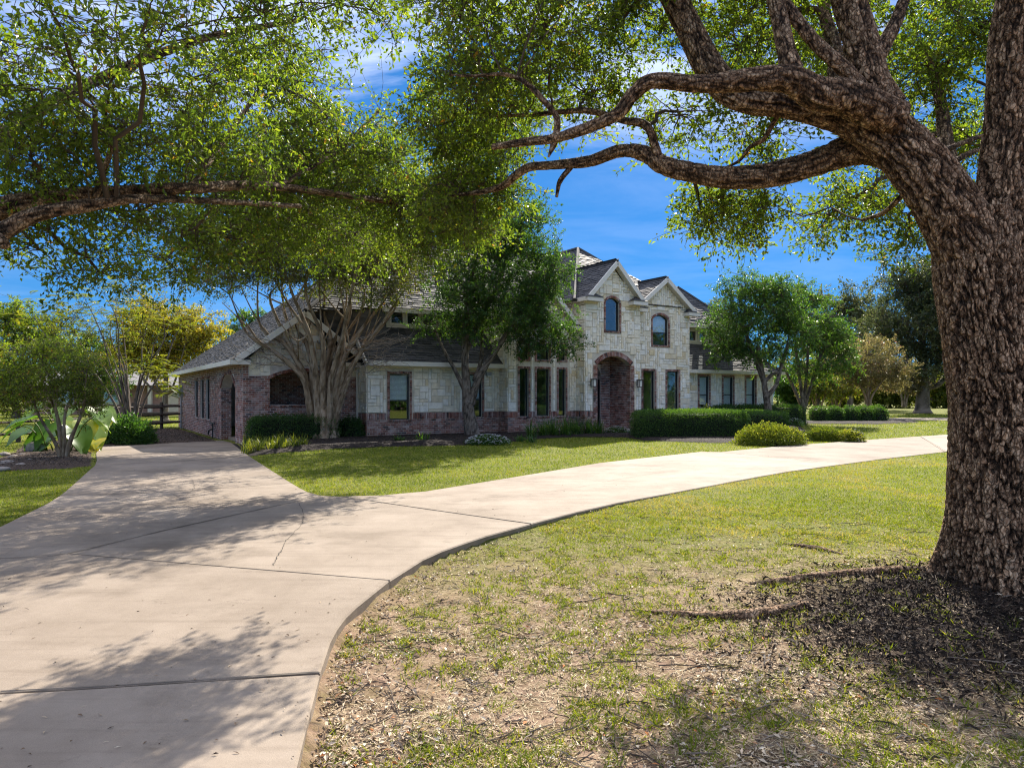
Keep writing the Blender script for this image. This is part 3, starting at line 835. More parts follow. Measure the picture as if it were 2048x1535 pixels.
# far jamb of the side arch and the porch room behind the front arch
fJ = front(SARCH[1])
bricks(ws, fJ, -4.26, -3.86, ZB + .15, 1.9, [])
wp = wall(front(2.75), -3.86, -.3, ZB, 2.74, [], "mortar", thick=.12)
bricks(wp, front(2.75), -3.86, -.3, .4, 2.7, [])
wp2 = wall(left(-.3), 1.26, 2.75, ZB, 2.74, [], "mortar", thick=.12)
prow(WORLD, 0, 0, 0, 0, 0, 0, "soffit", "ceiling") if False else mob("porch_ceiling", box8(lambda a, b, c: HW(a, b, c), -4.1, -.2, 1.1, 6.0, 2.755, 2.80), BOXF, "soffit", house)
mob("porch_floor", box8(lambda a, b, c: HW(a, b, c), -4.0, -.2, 1.26, 6.0, -.5, -.10), BOXF, "concrete", house)
# ---- middle wing
fM = front(0.0)
mw = [(.902, 1.73, .653, 2.43), (4.13, 4.97, .70, 2.46)]
w = wall(fM, 0, 5.82, ZB, 2.75, mw, "mortar_stone")
nb = [(a - .1, b + .1, c - .08, d + .1) for a, b, c, d in mw]
bricks(w, fM, 0, 5.82, -.3, .66, [(a, b, c - .075, d) for a, b, c, d in mw])
soldiers(w, fM, 0, 5.82, .66, .92, nb)
stones(w, fM, 0, 5.82, .925, 2.75, nb)
for h in mw: surround(w, fM, *h); window(fM, *h, rail=True, blind=1)
fR = left(0.0)
w = wall(fR, .001, .98, ZB, 2.75, [], "mortar_stone", thick=.2)
bricks(w, fR, 0, .98, -.3, .66, []); soldiers(w, fR, 0, .98, .66, .92, []); stones(w, fR, 0, .98, .925, 2.75, [])
# ---- bay with tall windows
fB = front(-.68)
bc = [(6.38, 6.82), (7.24, 7.88), (8.38, 8.75)]
bw_ = [(a, b, .715, 2.72) for a, b in bc] + [(a, b, 3.1, 3.78) for a, b in bc]
w = wall(fB, 5.82, 9.32, ZB, 4.6, bw_, "mortar_stone", gable=[(5.82, 4.6), (9.32, 4.6), (7.57, 6.3)])
nb = [(a - .1, b + .1, c - .08, d + .1) for a, b, c, d in bw_]
bricks(w, fB, 5.82, 9.32, -.3, .66, [(a, b, c - .075, d) for a, b, c, d in bw_])
soldiers(w, fB, 5.82, 9.32, .66, .92, nb)
stones(w, fB, 5.82, 9.32, .925, 6.3, nb, poly=[(5.8, .9), (9.34, .9), (9.34, 4.65), (7.57, 6.3), (5.8, 4.65)])
for h in bw_: surround(w, fB, *h); window(fB, *h, rail=False)
fBl = left(5.82)
w = wall(fBl, -.679, 3.0, ZB, 4.6, [], "mortar_stone")
bricks(w, fBl, -.68, 0, -.3, .66, []); soldiers(w, fBl, -.68, 0, .66, .92, []); stones(w, fBl, -.68, 2.9, .925, 4.6, [])
# ---- entrance tower, left gable
fT = front(-1.33)
ent = (9.97, 11.9, ZB, 3.33)
up = (10.45, 11.23, 4.43, 5.9)
w = wall(fT, 9.32, 12.47, ZB, 5.75, [ent, up][:1] + [(up[0], up[1], up[2], 5.75)], "mortar_stone", gable=[(9.32, 5.75), (9.45, 5.85), (10.45, 6.72), (10.45, 5.75)])
# gable above the upper window in pieces around its head
mbx = MB()
for P in ([(10.45, 5.905), (11.23, 5.905), (11.23, 6.9), (10.9, 7.25), (10.45, 6.8)], [(11.23, 5.75), (12.47, 5.75), (11.23, 6.9)]):
    n = len(P); V = [fT(a, b, 0) for a, b in P] + [fT(a, b, -.28) for a, b in P]
    mbx.add(V, [np.arange(n), np.arange(n)[::-1] + n, np.stack([np.arange(n), (np.arange(n) + 1) % n, (np.arange(n) + 1) % n + n, np.arange(n) + n], 1)])
mbx.build("wall", "mortar_stone", house)
spandrel(fT, up[0], up[1], 5.72, .18, "mortar_stone", parent=w)
spandrel(fT, ent[0], ent[1], 2.93, .40, "mortar_stone", parent=w)
nb = [(ent[0] - .2, ent[1] + .2, ZB, 3.35), (ent[0] + .1, ent[1] - .1, 3.3, 3.55), (up[0] - .1, up[1] + .1, up[2] - .08, 5.78), (up[0], up[1], 5.7, 6.0)]
bricks(w, fT, 9.32, 12.47, -.3, .66, [(ent[0] - .2, ent[1] + .2, -.4, 3)])
soldiers(w, fT, 9.32, 12.47, .66, .92, nb)
stones(w, fT, 9.32, 12.47, .925, 7.3, nb, poly=[(9.3, .9), (12.49, .9), (12.49, 5.8), (10.9, 7.3), (9.3, 5.8)])
for x0, x1 in ((ent[0] - .2, ent[0]), (ent[1], ent[1] + .2)):
    bricks(w, fT, x0, x1, -.1, 2.93, [], bl=.2, d=.05)
arch_bricks(w, fT, ent[0] - .0, ent[1] + .0, 2.93, .40, .20)
surround(w, fT, up[0], up[1], up[2], 5.72, arch=.18)
window(fT, up[0], up[1], up[2], 5.72, rail=False, arch=.18)
fTl = left(9.32)
w = wall(fTl, -1.329, 4.0, ZB, 5.75, [], "mortar_stone")
bricks(w, fTl, -1.33, -.68, -.3, .66, []); soldiers(w, fTl, -1.33, -.68, .66, .92, []); stones(w, fTl, -1.33, 1.2, .925, 5.75, [])
# entrance recess: brick reveals, back wall, door with arched transom, floor
fE = left(ent[1])                                   # right-hand reveal faces left
w = wall(left(ent[1]), -1.05, .25, ZB, 3.4, [], "mortar", thick=.2)
bricks(w, fE, -1.33, .1, -.1, 3.38, [])
w = wall(lambda a, b, d: HW(ent[0] + d, a, b), -1.05, .25, ZB, 3.4, [], "mortar", thick=.2)
bricks(w, lambda a, b, d: HW(ent[0] + d, a, b), -1.33, .1, -.1, 3.38, [])
fK = front(.12)
dr = (10.13, 11.35, .1, 3.05)
w = wall(fK, ent[0] - .2, ent[1] + .2, ZB, 3.5, [dr], "mortar", thick=.2)
bricks(w, fK, ent[0], ent[1], -.1, 3.4, [dr]); soldiers(w, fK, dr[0], dr[1], 2.36, 2.45, [], d=-.02)
prow(fK, dr[0], dr[1], 2.345, 2.46, -.2, -.03, "mortar", "lintel")
door = prow(fK, dr[0] + .06, dr[1] - .06, .1, 2.3, -.15, -.10, "door_paint", "door")
for x0, x1 in ((dr[0] + .18, 10.68), (10.80, dr[1] - .18)):
    mob("pane", box8(fK, x0, x1, .45, 2.1, -.10, -.092), BOXF, "glass", door)
    mob("moulding", box8(fK, x0 - .03, x0, .42, 2.13, -.10, -.085), BOXF, "door_paint", door)
    mob("moulding", box8(fK, x1, x1 + .03, .42, 2.13, -.10, -.085), BOXF, "door_paint", door)
mob("handle", box8(fK, 10.715, 10.735, .95, 1.35, -.1, -.05), BOXF, "grey_metal", door)
fr_ = prow(fK, dr[0], dr[0] + .06, .1, 2.345, -.2, -.05, "dark_frame", "door_frame"); mob("door_jamb", box8(fK, dr[1] - .06, dr[1], .1, 2.345, -.2, -.05), BOXF, "dark_frame", fr_)
P = arch_pts(dr[0], dr[1], 2.62, .40, 16); poly = [(dr[0], 2.46), (dr[1], 2.46)] + [(p[0], p[1]) for p in P[::-1]]
n = len(poly)
mob("transom_pane", [fK(a, b, -.1) for a, b in poly] + [fK(a, b, -.11) for a, b in poly], [np.arange(n), np.arange(n)[::-1] + n], "glass", house)
spandrel(fK, dr[0], dr[1], 2.62, .43, "mortar", thick=.2, parent=w)
HB = lambda a, b, c: HW(a, b, c)
mob("entrance_ceiling", box8(HB, ent[0] - .1, ent[1] + .1, -1.06, .2, 3.40, 3.46), BOXF, "soffit", house)
mob("porch_step", box8(HB, ent[0] - .3, ent[1] + .5, -2.3, .2, -.3, .09), BOXF, "concrete", house)
# ---- tower, right gable
fG = front(-.83)
gw = [(13.11, 13.84, .84, 2.74), (14.64, 15.4, .84, 2.74)]
ug = (13.71, 14.71, 3.96, 5.40)
w = wall(fG, 12.47, 16.13, ZB, 5.62, gw + [ug], "mortar_stone", gable=[(12.47, 5.62), (16.13, 5.62), (14.4, 7.0)])
spandrel(fG, ug[0], ug[1], 5.2, .2, "mortar_stone", parent=w)
nb = [(a - .1, b + .1, c - .08, d + .1) for a, b, c, d in gw] + [(ug[0] - .1, ug[1] + .1, ug[2] - .08, 5.26), (ug[0], ug[1], 5.2, 5.52)]
bricks(w, fG, 12.47, 16.13, -.3, .66, [(a, b, c - .075, d) for a, b, c, d in gw]); soldiers(w, fG, 12.47, 16.13, .66, .92, nb)
stones(w, fG, 12.47, 16.13, .925, 7.0, nb, poly=[(12.4, .9), (16.2, .9), (16.2, 5.62), (14.4, 7.02), (12.4, 5.62)])
for h in gw: surround(w, fG, *h); window(fG, *h, rail=False)
surround(w, fG, ug[0], ug[1], ug[2], 5.2, arch=.2); window(fG, ug[0], ug[1], ug[2], 5.2, rail=True, blind=1, arch=.2)
wall(lambda a, b, d: HW(16.13 + d, a, b), -.829, 8, ZB, 5.62, [], "mortar_stone")
# ---- right wing
rw = [(17.71, 18.42, .95, 2.57), (19.49, 20.24, .95, 2.57), (21.27, 22.0, .95, 2.57)]
w = wall(fM, 16.135, 23.5, ZB, 2.75, rw, "mortar_stone")
nb = [(a - .1, b + .1, c - .08, d + .1) for a, b, c, d in rw]
bricks(w, fM, 16.135, 23.5, -.3, .66, []); soldiers(w, fM, 16.135, 23.5, .66, .92, nb); stones(w, fM, 16.135, 23.5, .925, 2.75, nb)
for h in rw: surround(w, fM, *h); window(fM, *h, rail=True, blind=2)
wall(lambda a, b, d: HW(23.5 + d, a, b), .001, 14, ZB, 2.75, [], "mortar_stone")
wall(lambda a, b, d: HW(a, 19.0 + d, b), -4.26, 17, ZB, 2.75, [], "mortar")
wall(lambda a, b, d: HW(a, 14.0 + d, b), 17, 23.5, ZB, 2.75, [], "mortar")
# ---- clerestory bands with small windows
for (c0, c1, wins) in ((1.1, 9.32, [(1.5, 2.0), (2.2, 2.7), (2.9, 3.4), (4.4, 4.9), (5.1, 5.6)]), (16.13, 21.6, [(16.2, 16.5), (16.85, 17.35), (17.6, 18.1), (18.35, 18.85), (19.1, 19.6)])):
    fC = front(1.3)
    hs_ = [(a, b, 4.52, 5.0) for a, b in wins]
    wall(fC, c0, c1, 4.05, 5.2, hs_, "soffit", thick=.15)
    for h in hs_:
        window(fC, *h, rail=False, fr=.03)
        mb = MB()
        for x0, x1, y0, y1 in ((h[0] - .07, h[0], h[2] - .07, h[3] + .07), (h[1], h[1] + .07, h[2] - .07, h[3] + .07), (h[0], h[1], h[3], h[3] + .07), (h[0], h[1], h[2] - .07, h[2])):
            mb.add(box8(fC, x0, x1, y0, y1, -.05, .03), BOXF)
        mb.build("window_casing", "white_trim", house)
    # cheek wall at the free end
    e = c0 if c0 < 5 else c1
    mob("dormer_cheek", [HW(e, 1.3, 4.3), HW(e, 1.3, 5.35), HW(e, 2.6, 5.9), HW(e + .1, 1.3, 4.3), HW(e + .1, 1.3, 5.35), HW(e + .1, 2.6, 5.9)], [np.array([[0, 1, 2], [3, 5, 4]]), np.array([[0, 1, 4, 3], [1, 2, 5, 4], [2, 0, 3, 5]])], "soffit", house)

mob("interior_floor", box8(HB, .3, 23.2, .3, 13.7, -.25, .06), BOXF, "interior", house)
mob("interior_partition", box8(HB, .3, 23.2, 2.4, 2.5, .07, 3.9), BOXF, "interior", house)
mob("interior_ceiling", box8(HB, .3, 23.2, .3, 2.39, 3.0, 3.05) , BOXF, "interior", house)
mob("interior_ceiling", box8(HB, 5.95, 9.2, -.38, .29, 3.0, 3.05), BOXF, "interior", house)
# ------------------------------------------------------------------ roofs
roof = mob("roof", box8(HB, 4.3, 12.2, 5.3, 5.6, 9.0, 9.06), BOXF, "shingle", house, tint=np.full(8, .3), label="dark grey shingled roof with hips and gables")
def roof_plane(P, eave, up_, name="roof_deck", rows=True, ex=.15):
    """P: corners (u, v, z); eave and up_: unit vectors in (u, v, z)"""
    P = np.array(P, float); eave = np.array(eave, float) / np.linalg.norm(eave); up_ = np.array(up_, float) / np.linalg.norm(up_)
    nrm = np.cross(eave, up_); nrm = nrm if nrm[2] > 0 else -nrm
    n = len(P)
    V = [HW(*p) for p in P] + [HW(*(p - nrm * .06)) for p in P]
    tri = np.array(tessellate_polygon([[Vector(v) for v in V[:n]]]))
    mob(name, V, [tri, tri[:, ::-1] + n, np.stack([np.arange(n), (np.arange(n) + 1) % n, (np.arange(n) + 1) % n + n, np.arange(n) + n], 1)], "underlay", roof)
    if not rows: return
    o = P[0]; Q2 = np.column_stack([(P - o) @ eave, (P - o) @ up_])
    s0, s1 = Q2[:, 1].min(), Q2[:, 1].max(); s = s0
    while s < s1 - .02:
        sm = min(s + ex * .5, s1 - .005); xs_ = []
        for i in range(n):
            (xa, ya), (xb, yb) = Q2[i], Q2[(i + 1) % n]
            if (ya > sm) != (yb > sm): xs_.append(xa + (xb - xa) * (sm - ya) / (yb - ya))
        xs_.sort()
        for x0, x1 in zip(xs_[::2], xs_[1::2]):
            x = x0 - random.random() * .2; rowt = random.uniform(-.12, .12)
            while x < x1:
                wd = random.uniform(.2, .36); a, b = max(x, x0), min(x + wd - .006, x1)
                if b - a > .03:
                    th = random.uniform(.02, .042); lo = s - random.uniform(0, .02)
                    def pt(xx, ss, hh): return HW(*(o + eave * xx + up_ * ss + nrm * hh))
                    V = [pt(a, lo, .002), pt(b, lo, .002), pt(b, s + ex * 1.35, .004), pt(a, s + ex * 1.35, .004), pt(a, lo, th), pt(b, lo, th), pt(b, s + ex * 1.35, .008), pt(a, s + ex * 1.35, .008)]
                    SHING.append((roof, np.array(V), min(1, max(0, random.random() + rowt))))
                x += wd
        s += ex

s45 = (0, 1, 1)
# big left slope of the main roof, its upper front slope, back
HP = (3.7, 5.45, 9.05); HQ = (3.7, 13, 9.05); PK = (12.4, 3.2, 9.05)
sl = (9.05 - 2.82) / (3.7 + 4.66)
AP = (-2.13, .60, 2.82 + sl * (4.66 - 2.13))
roof_plane([(-4.66, .60, 2.82), AP, HP, HQ, (-4.66, 19.4, 2.82)], (0, 1, 0), (1, 0, sl))
roof_plane([(-4.66, 19.4, 2.82), (17, 19.4, 2.82), (12, 13, 9.05), HQ], (1, 0, 0), (0, -1, .97), rows=False)
roof_plane([HP, (12.4, 5.45, 9.05), (12, 13, 9.05), HQ], (1, 0, 0), (0, 1, 0), rows=False)
fs = (9.05 - AP[2]) / (5.45 - .6)
roof_plane([AP, (1.0, 1.0, AP[2] + fs * .4), (9.3, 1.0, AP[2] + fs * .4), (12.4, 5.45, 9.05), HP], (1, 0, 0), (0, 1, fs))
# right slope of the front left gable
roof_plane([AP, (.05, .60, AP[2] - sl * 2.18), (.05, 2.4, AP[2] - sl * 2.18), (-1.0, 2.4, AP[2] - sl * 1.13), (-2.13, 1.2, AP[2])], (0, 1, 0), (-1, 0, sl))
roof_plane([(.05, .62, 3.0), (1.12, .62, 3.0), (1.12, 1.02, 5.1), (-2.0, .96, 4.78)], (1, 0, 0), (0, .19, 1))
# lower slopes with the clerestories above
def zl(v): return 2.86 + (v + .35) * .88
roof_plane([(-.12, -.35, zl(-.35)), (5.80, -.35, zl(-.35)), (5.80, 1.5, zl(1.5)), (1.1, 1.5, zl(1.5)), (1.1, 2.4, zl(2.4)), (-.12, 2.4, zl(2.4))], (1, 0, 0), (0, 1, .88))
roof_plane([(16.16, -.35, zl(-.35)), (23.9, -.35, zl(-.35)), (21.6, 1.95, zl(1.95)), (21.6, 1.5, zl(1.5)), (16.16, 1.5, zl(1.5))], (1, 0, 0), (0, 1, .88))
roof_plane([(23.9, -.35, zl(-.35)), (23.9, 14, zl(-.35)), (18.5, 8, 7.9), (18.5, 5.0, 7.9)], (0, 1, 0), (-1, 0, .94))
roof_plane([(16.16, .95, 5.3), (22.0, .95, 5.3), (19.6, 3.4, 7.7), (16.16, 3.4, 7.7)], (1, 0, 0), (0, 1, .98))
roof_plane([(16.16, 3.4, 7.7), (19.6, 3.4, 7.7), (22.5, 14.4, 2.9), (12, 14.4, 4)], (1, 0, 0), (0, -1, .5), rows=False)
# tower hip
TE = 5.72
roof_plane([(9.0, -1.0, TE), (9.0, 4.6, TE), (12.4, 5.55, 9.05), PK], (0, 1, 0), (1, 0, .98))
roof_plane([(9.0, -1.0, TE), PK, (16.45, -.6, TE - .1)], (1, 0, 0), (0, 1, .79))
roof_plane([PK, (16.45, -.6, TE - .1), (16.45, 8, TE - .1), (12.4, 8, 9.05)], (0, 1, 0), (-1, 0, .82), rows=False)
def gable_roof(uc, hw_, v0, v1, ze, za):
    g_ = (za - ze) / hw_
    roof_plane([(uc - hw_, v0, ze), (uc, v0, za), (uc, v1, za), (uc - hw_, v1, ze)], (0, 1, 0), (1, 0, g_))
    roof_plane([(uc + hw_, v0, ze), (uc, v0, za), (uc, v1, za), (uc + hw_, v1, ze)], (0, 1, 0), (-1, 0, g_))
    mob("ridge_cap", box8(HB, uc - .07, uc + .07, v0, v1, za - .01, za + .045), BOXF, "shingle", roof, tint=np.full(8, .2))
gable_roof(10.895, 1.60, -1.62, 2.6, 5.83, 7.50)
gable_roof(14.4, 1.95, -1.12, 2.9, 5.62, 7.14)
gable_roof(7.57, 1.76, -.97, 3.2, 4.62, 6.42)
# hip and ridge caps
for a, b in ((AP, HP), (HP, HQ), (HP, (12.4, 5.45, 9.05)), (PK, (9.0, -1.0, TE)), (PK, (16.45, -.6, TE - .1)), (PK, (12.4, 5.55, 9.05)), ((22.0, .95, 5.3), (19.6, 3.4, 7.7)), ((23.9, -.35, zl(-.35)), (21.6, 1.95, zl(1.95)))):
    V, Fs, *_ = tube([HW(a[0], a[1], a[2] + .01), HW(b[0], b[1], b[2] + .01)], [.09, .09], 6)
    mob("ridge_cap", V, Fs, "shingle", roof, tint=np.full(len(V), .25))
# ---- fascias, gutters, rake boards, eave returns
def bar(p, q, w_, h_, m="white_trim", name="fascia"):
    p = np.array(HW(*p)); q = np.array(HW(*q)); t = norm(q - p); s = norm(np.cross(t, [0, 0, 1.0])); up2 = np.cross(s, t)
    V = np.array([c + s * x + up2 * y for c in (p, q) for x, y in ((-w_, -h_), (w_, -h_), (w_, h_), (-w_, h_))])
    return mob(name, V, BOXF, m, house)
bar((-4.70, .58, 2.76), (-4.70, 19.4, 2.76), .06, .085, name="gutter")
mob("soffit", box8(HB, -4.66, -4.262, .6, 19.4, 2.70, 2.715), BOXF, "soffit", house)
bar((-.10, -.40, 2.80), (5.80, -.40, 2.80), .06, .085, name="gutter")
mob("soffit", box8(HB, -.1, 5.8, -.38, -.05, 2.72, 2.735), BOXF, "soffit", house)
bar((16.18, -.40, 2.80), (23.95, -.40, 2.80), .06, .085, name="gutter")
mob("soffit", box8(HB, 16.2, 23.9, -.38, -.05, 2.72, 2.735), BOXF, "soffit", house)
bar((1.0, .93, AP[2] + fs * .4 - .07), (9.3, .93, AP[2] + fs * .4 - .07), .05, .085)
bar((16.2, .9, 5.24), (22.0, .9, 5.24), .05, .085)
bar((-.16, -.38, zl(-.35) - .1), (-.16, 2.3, zl(2.3) - .1), .03, .09, name="rake_board")
bar((-4.55, .58, 2.82), (-2.13, .58, AP[2] - .09), .035, .10, name="rake_board"); bar((-2.13, .58, AP[2] - .09), (0.0, .58, AP[2] - sl * 2.13 - .09), .035, .10, name="rake_board")
mob("frieze", box8(fM, -.0, 5.82, 2.66, 2.73, .05, .08), BOXF, "white_trim", house)
def eave_return(u0, u1, v, z, dep=.34):
    mob("eave_return", box8(HB, u0, u1, v - dep, v + .02, z - .17, z), BOXF, "white_trim", house)
    um = u0 if u0 < u1 else u1
    a, b = min(u0, u1), max(u0, u1)
    V = [HW(a - .03, v - dep - .03, z + .004), HW(b + .03, v - dep - .03, z + .004), HW(b + .03, v + .0, z + .004), HW(a - .03, v + .0, z + .004), HW((a + b) / 2, v - .01, z + .27)]
    mob("return_roof", V, [np.array([[0, 1, 4], [1, 2, 4], [2, 3, 4], [3, 0, 4]]), np.arange(4)], "shingle", roof, tint=np.full(5, .2))
for uc, hw_, v, ze, za, w1 in ((10.895, 1.60, -1.33, 5.83, 7.50, .85), (14.4, 1.95, -.83, 5.62, 7.14, .75), (7.57, 1.76, -.68, 4.62, 6.42, .7)):
    for sg in (-1, 1):
        bar((uc + sg * (hw_ - .0), v - .29, ze - .06), (uc, v - .29, za - .085), .03, .095, name="rake_board")
        bar((uc + sg * (hw_ - .1), v - .14, ze - .06), (uc, v - .14, za - .17), .13, .018, m="soffit", name="rake_soffit")
        u_out = uc + sg * (hw_ + .12)
        eave_return(u_out, u_out - sg * w1, v - .045, ze - .02)
    bar((uc - hw_ - .1, v - .25, ze - .1), (uc - hw_ - .1, v + 1.2, ze - .1), .05, .085)
eave_return(-4.72, -4.05, .93, 2.85); eave_return(-.62, -.02, .93, 2.85, dep=.3)
# ---- small white dormer trim on the left slope
bar((.05, 10.2, 6.35), (1.3, 10.2, 7.22), .05, .12, name="roof_vent_trim")
# ---- lanterns, boxes, pipes on the walls
def lantern(f, a, b):
    mb = MB(); mb.add(box8(f, a - .05, a + .05, b - .12, b + .12, .0, .07), BOXF)
    mb.add(box8(f, a - .11, a + .11, b + .13, b + .16, .05, .27), BOXF); mb.add(box8(f, a - .09, a + .09, b - .19, b - .16, .07, .25), BOXF)
    for sx in (-.09, .075):
        for sd in (.07, .235): mb.add(box8(f, a + sx, a + sx + .015, b - .16, b + .13, sd, sd + .015), BOXF)
    V, Fs, T = mb.out()
    return V, Fs
for a, lb in ((9.63, "black wall lantern beside the arched entrance, next to the tall bay windows"), (12.27, "black wall lantern beside the arched entrance, next to the clipped hedge")):
    V, Fs = lantern(front(-1.38), a, 2.15)
    t = thing("wall_lantern", HW(a, -1.38, 1.95), lb, "lantern", "entrance lanterns")
    bdy = mob("lantern_frame", V, Fs, "black_metal", t)
    mob("lantern_glass", box8(front(-1.38), a - .07, a + .07, 1.99, 2.28, .09, .23), BOXF, "lamp_glass", t)
t = thing("security_light", HW(5.2, -.05, 2.5), "small grey security light under the gutter by the bay", "light")
mob("housing", box8(fM, 5.12, 5.34, 2.42, 2.56, .04, .16), BOXF, "grey_metal", t); mob("lens", box8(fM, 5.15, 5.31, 2.36, 2.415, .06, .2), BOXF, "lamp_glass", t)
t = thing("utility_box", HW(-4.4, 17.3, 1.8), "grey utility meter box with conduit on the brick side wall", "meter box")
mob("box", box8(fS, 17.0, 17.5, 1.5, 2.1, .02, .2), BOXF, "grey_metal", t); V, Fs, *_ = tube([fS(17.1, 1.5, .1), fS(17.1, ZB + .2, .1)], [.04, .04], 8); mob("conduit", V, Fs, "grey_metal", t)
t = thing("hose_standpipe", HW(-4.5, 6.6, -.25), "dark garden tap standpipe against the brick side wall", "standpipe")
V, Fs, *_ = tube([fS(6.6, -.3, .12), fS(6.6, .42, .12)], [.03, .03], 8); mob("pipe", V, Fs, "black_metal", t)
V, Fs, *_ = tube([fS(6.1, .42, .12), fS(7.2, .42, .12)], [.03, .03], 8); mob("crossbar", V, Fs, "black_metal", t)
V, Fs, *_ = tube([fS(6.5, .2, .14), fS(6.45, .1, .3), fS(6.5, -.05, .3)], [.04, .04, .03], 8); mob("tap", V, Fs, "black_metal", t)
V, Fs, *_ = tube([fF(-.06, ZB + .2, .07), fF(-.06, 2.7, .07)], [.045, .045], 8); mob("downspout", V, Fs, "white_trim", house)

# ---- the pieces: the 300 largest in view singly, the rest joined per wall
def emit(items, nm, mt, joined, faces):
    sz = []
    for w_, V, t_ in items:
        Y = np.maximum(V[:, 1], 1); x = V[:, 0] / Y * F; y = (V[:, 2] - H) / Y * F
        ok = -1024 < x.mean() < 1024
        fy = faces[0]
        P = np.stack([x[fy], y[fy]], 1)
        ar = abs(0.5 * np.sum(P[:, 0] * np.roll(P[:, 1], -1) - np.roll(P[:, 0], -1) * P[:, 1]))
        sz.append(ar if ok and V[:, 2].min() > (-.05 if nm != "brick" else .1) else 0)
    order = np.argsort(-np.array(sz))
    rest = {}
    for r_, i in enumerate(order):
        w_, V, t_ = items[i]
        if r_ < 300: mob(nm, V, faces, mt, w_, tint=np.full(8, t_))
        else: rest.setdefault(w_, []).append(i)
    for w_, ids in rest.items():
        V = np.concatenate([items[i][1] for i in ids]); T = np.repeat([items[i][2] for i in ids], 8)
        Fs = (np.arange(len(ids))[:, None, None] * 8 + faces[None]).reshape(-1, 4)
        mob(joined, V, Fs, mt, w_, tint=T, kind="stuff")
emit(STONES, "stone", "stone", "stonework", PF)
emit(BRICKS, "brick", "brick", "brickwork", PF)
SF = np.array([[4, 5, 6, 7], [0, 1, 5, 4], [1, 2, 6, 5], [3, 0, 4, 7]])
emit(SHING, "shingle", "shingle", "shingles", SF)
print("pieces", len(STONES), len(BRICKS), len(SHING))
# ------------------------------------------------------------------ trees
def bark(path, rad, sides, seg, f=13.0, amp=.028, flare=None, s=0):
    V, Fs, D, L, th, rr = tube(path, rad, sides, seg, cap=True)
    p = np.stack([np.cos(th) * rr * f, np.sin(th) * rr * f, L * f * .27 + s * 7.3], 1)
    wv = (fbm(p * .8 + 31, 3, s) - .45) * 1.1
    n = vnoise(p + wv[:, None], s + 3) * .65 + vnoise(p * 2.1 + wv[:, None] * 2, s + 5) * .35
    pl = sstep(.02, .26, np.abs(2 * n - 1))
    fine = fbm(p * 5, 3, s + 8)
    big = fbm(p * .16 + 3, 2, s + 12) - .38
    a = amp * np.minimum(1, rr / .2)
    h = a * (pl - .55) + a * .5 * (fine - .45) + big * rr * .16
    if flare is not None: h = h + flare(L, th) 
    return V + D * h[:, None], Fs, np.clip(pl * .55 + (fine - .44) * 1.3 + .06, 0, 1)

def limb_px(pts):
    """pts: (px, py, Y, radius in px) -> world path, radii"""
    P = np.array([PX(a, b, Y) for a, b, Y, r in pts]); r = np.array([r_ / F * Y for a, b, Y, r_ in pts])
    return P, r

def skeleton(paths):
    S = []; Rr = []
    for P, r in paths:
        n = max(6, int(np.sum(np.linalg.norm(np.diff(P, axis=0), axis=1)) / .12))
        S.append(catmull(P, n)); Rr.append(np.interp(np.linspace(0, len(r) - 1, n), np.arange(len(r)), r))
    return np.concatenate(S), np.concatenate(Rr)

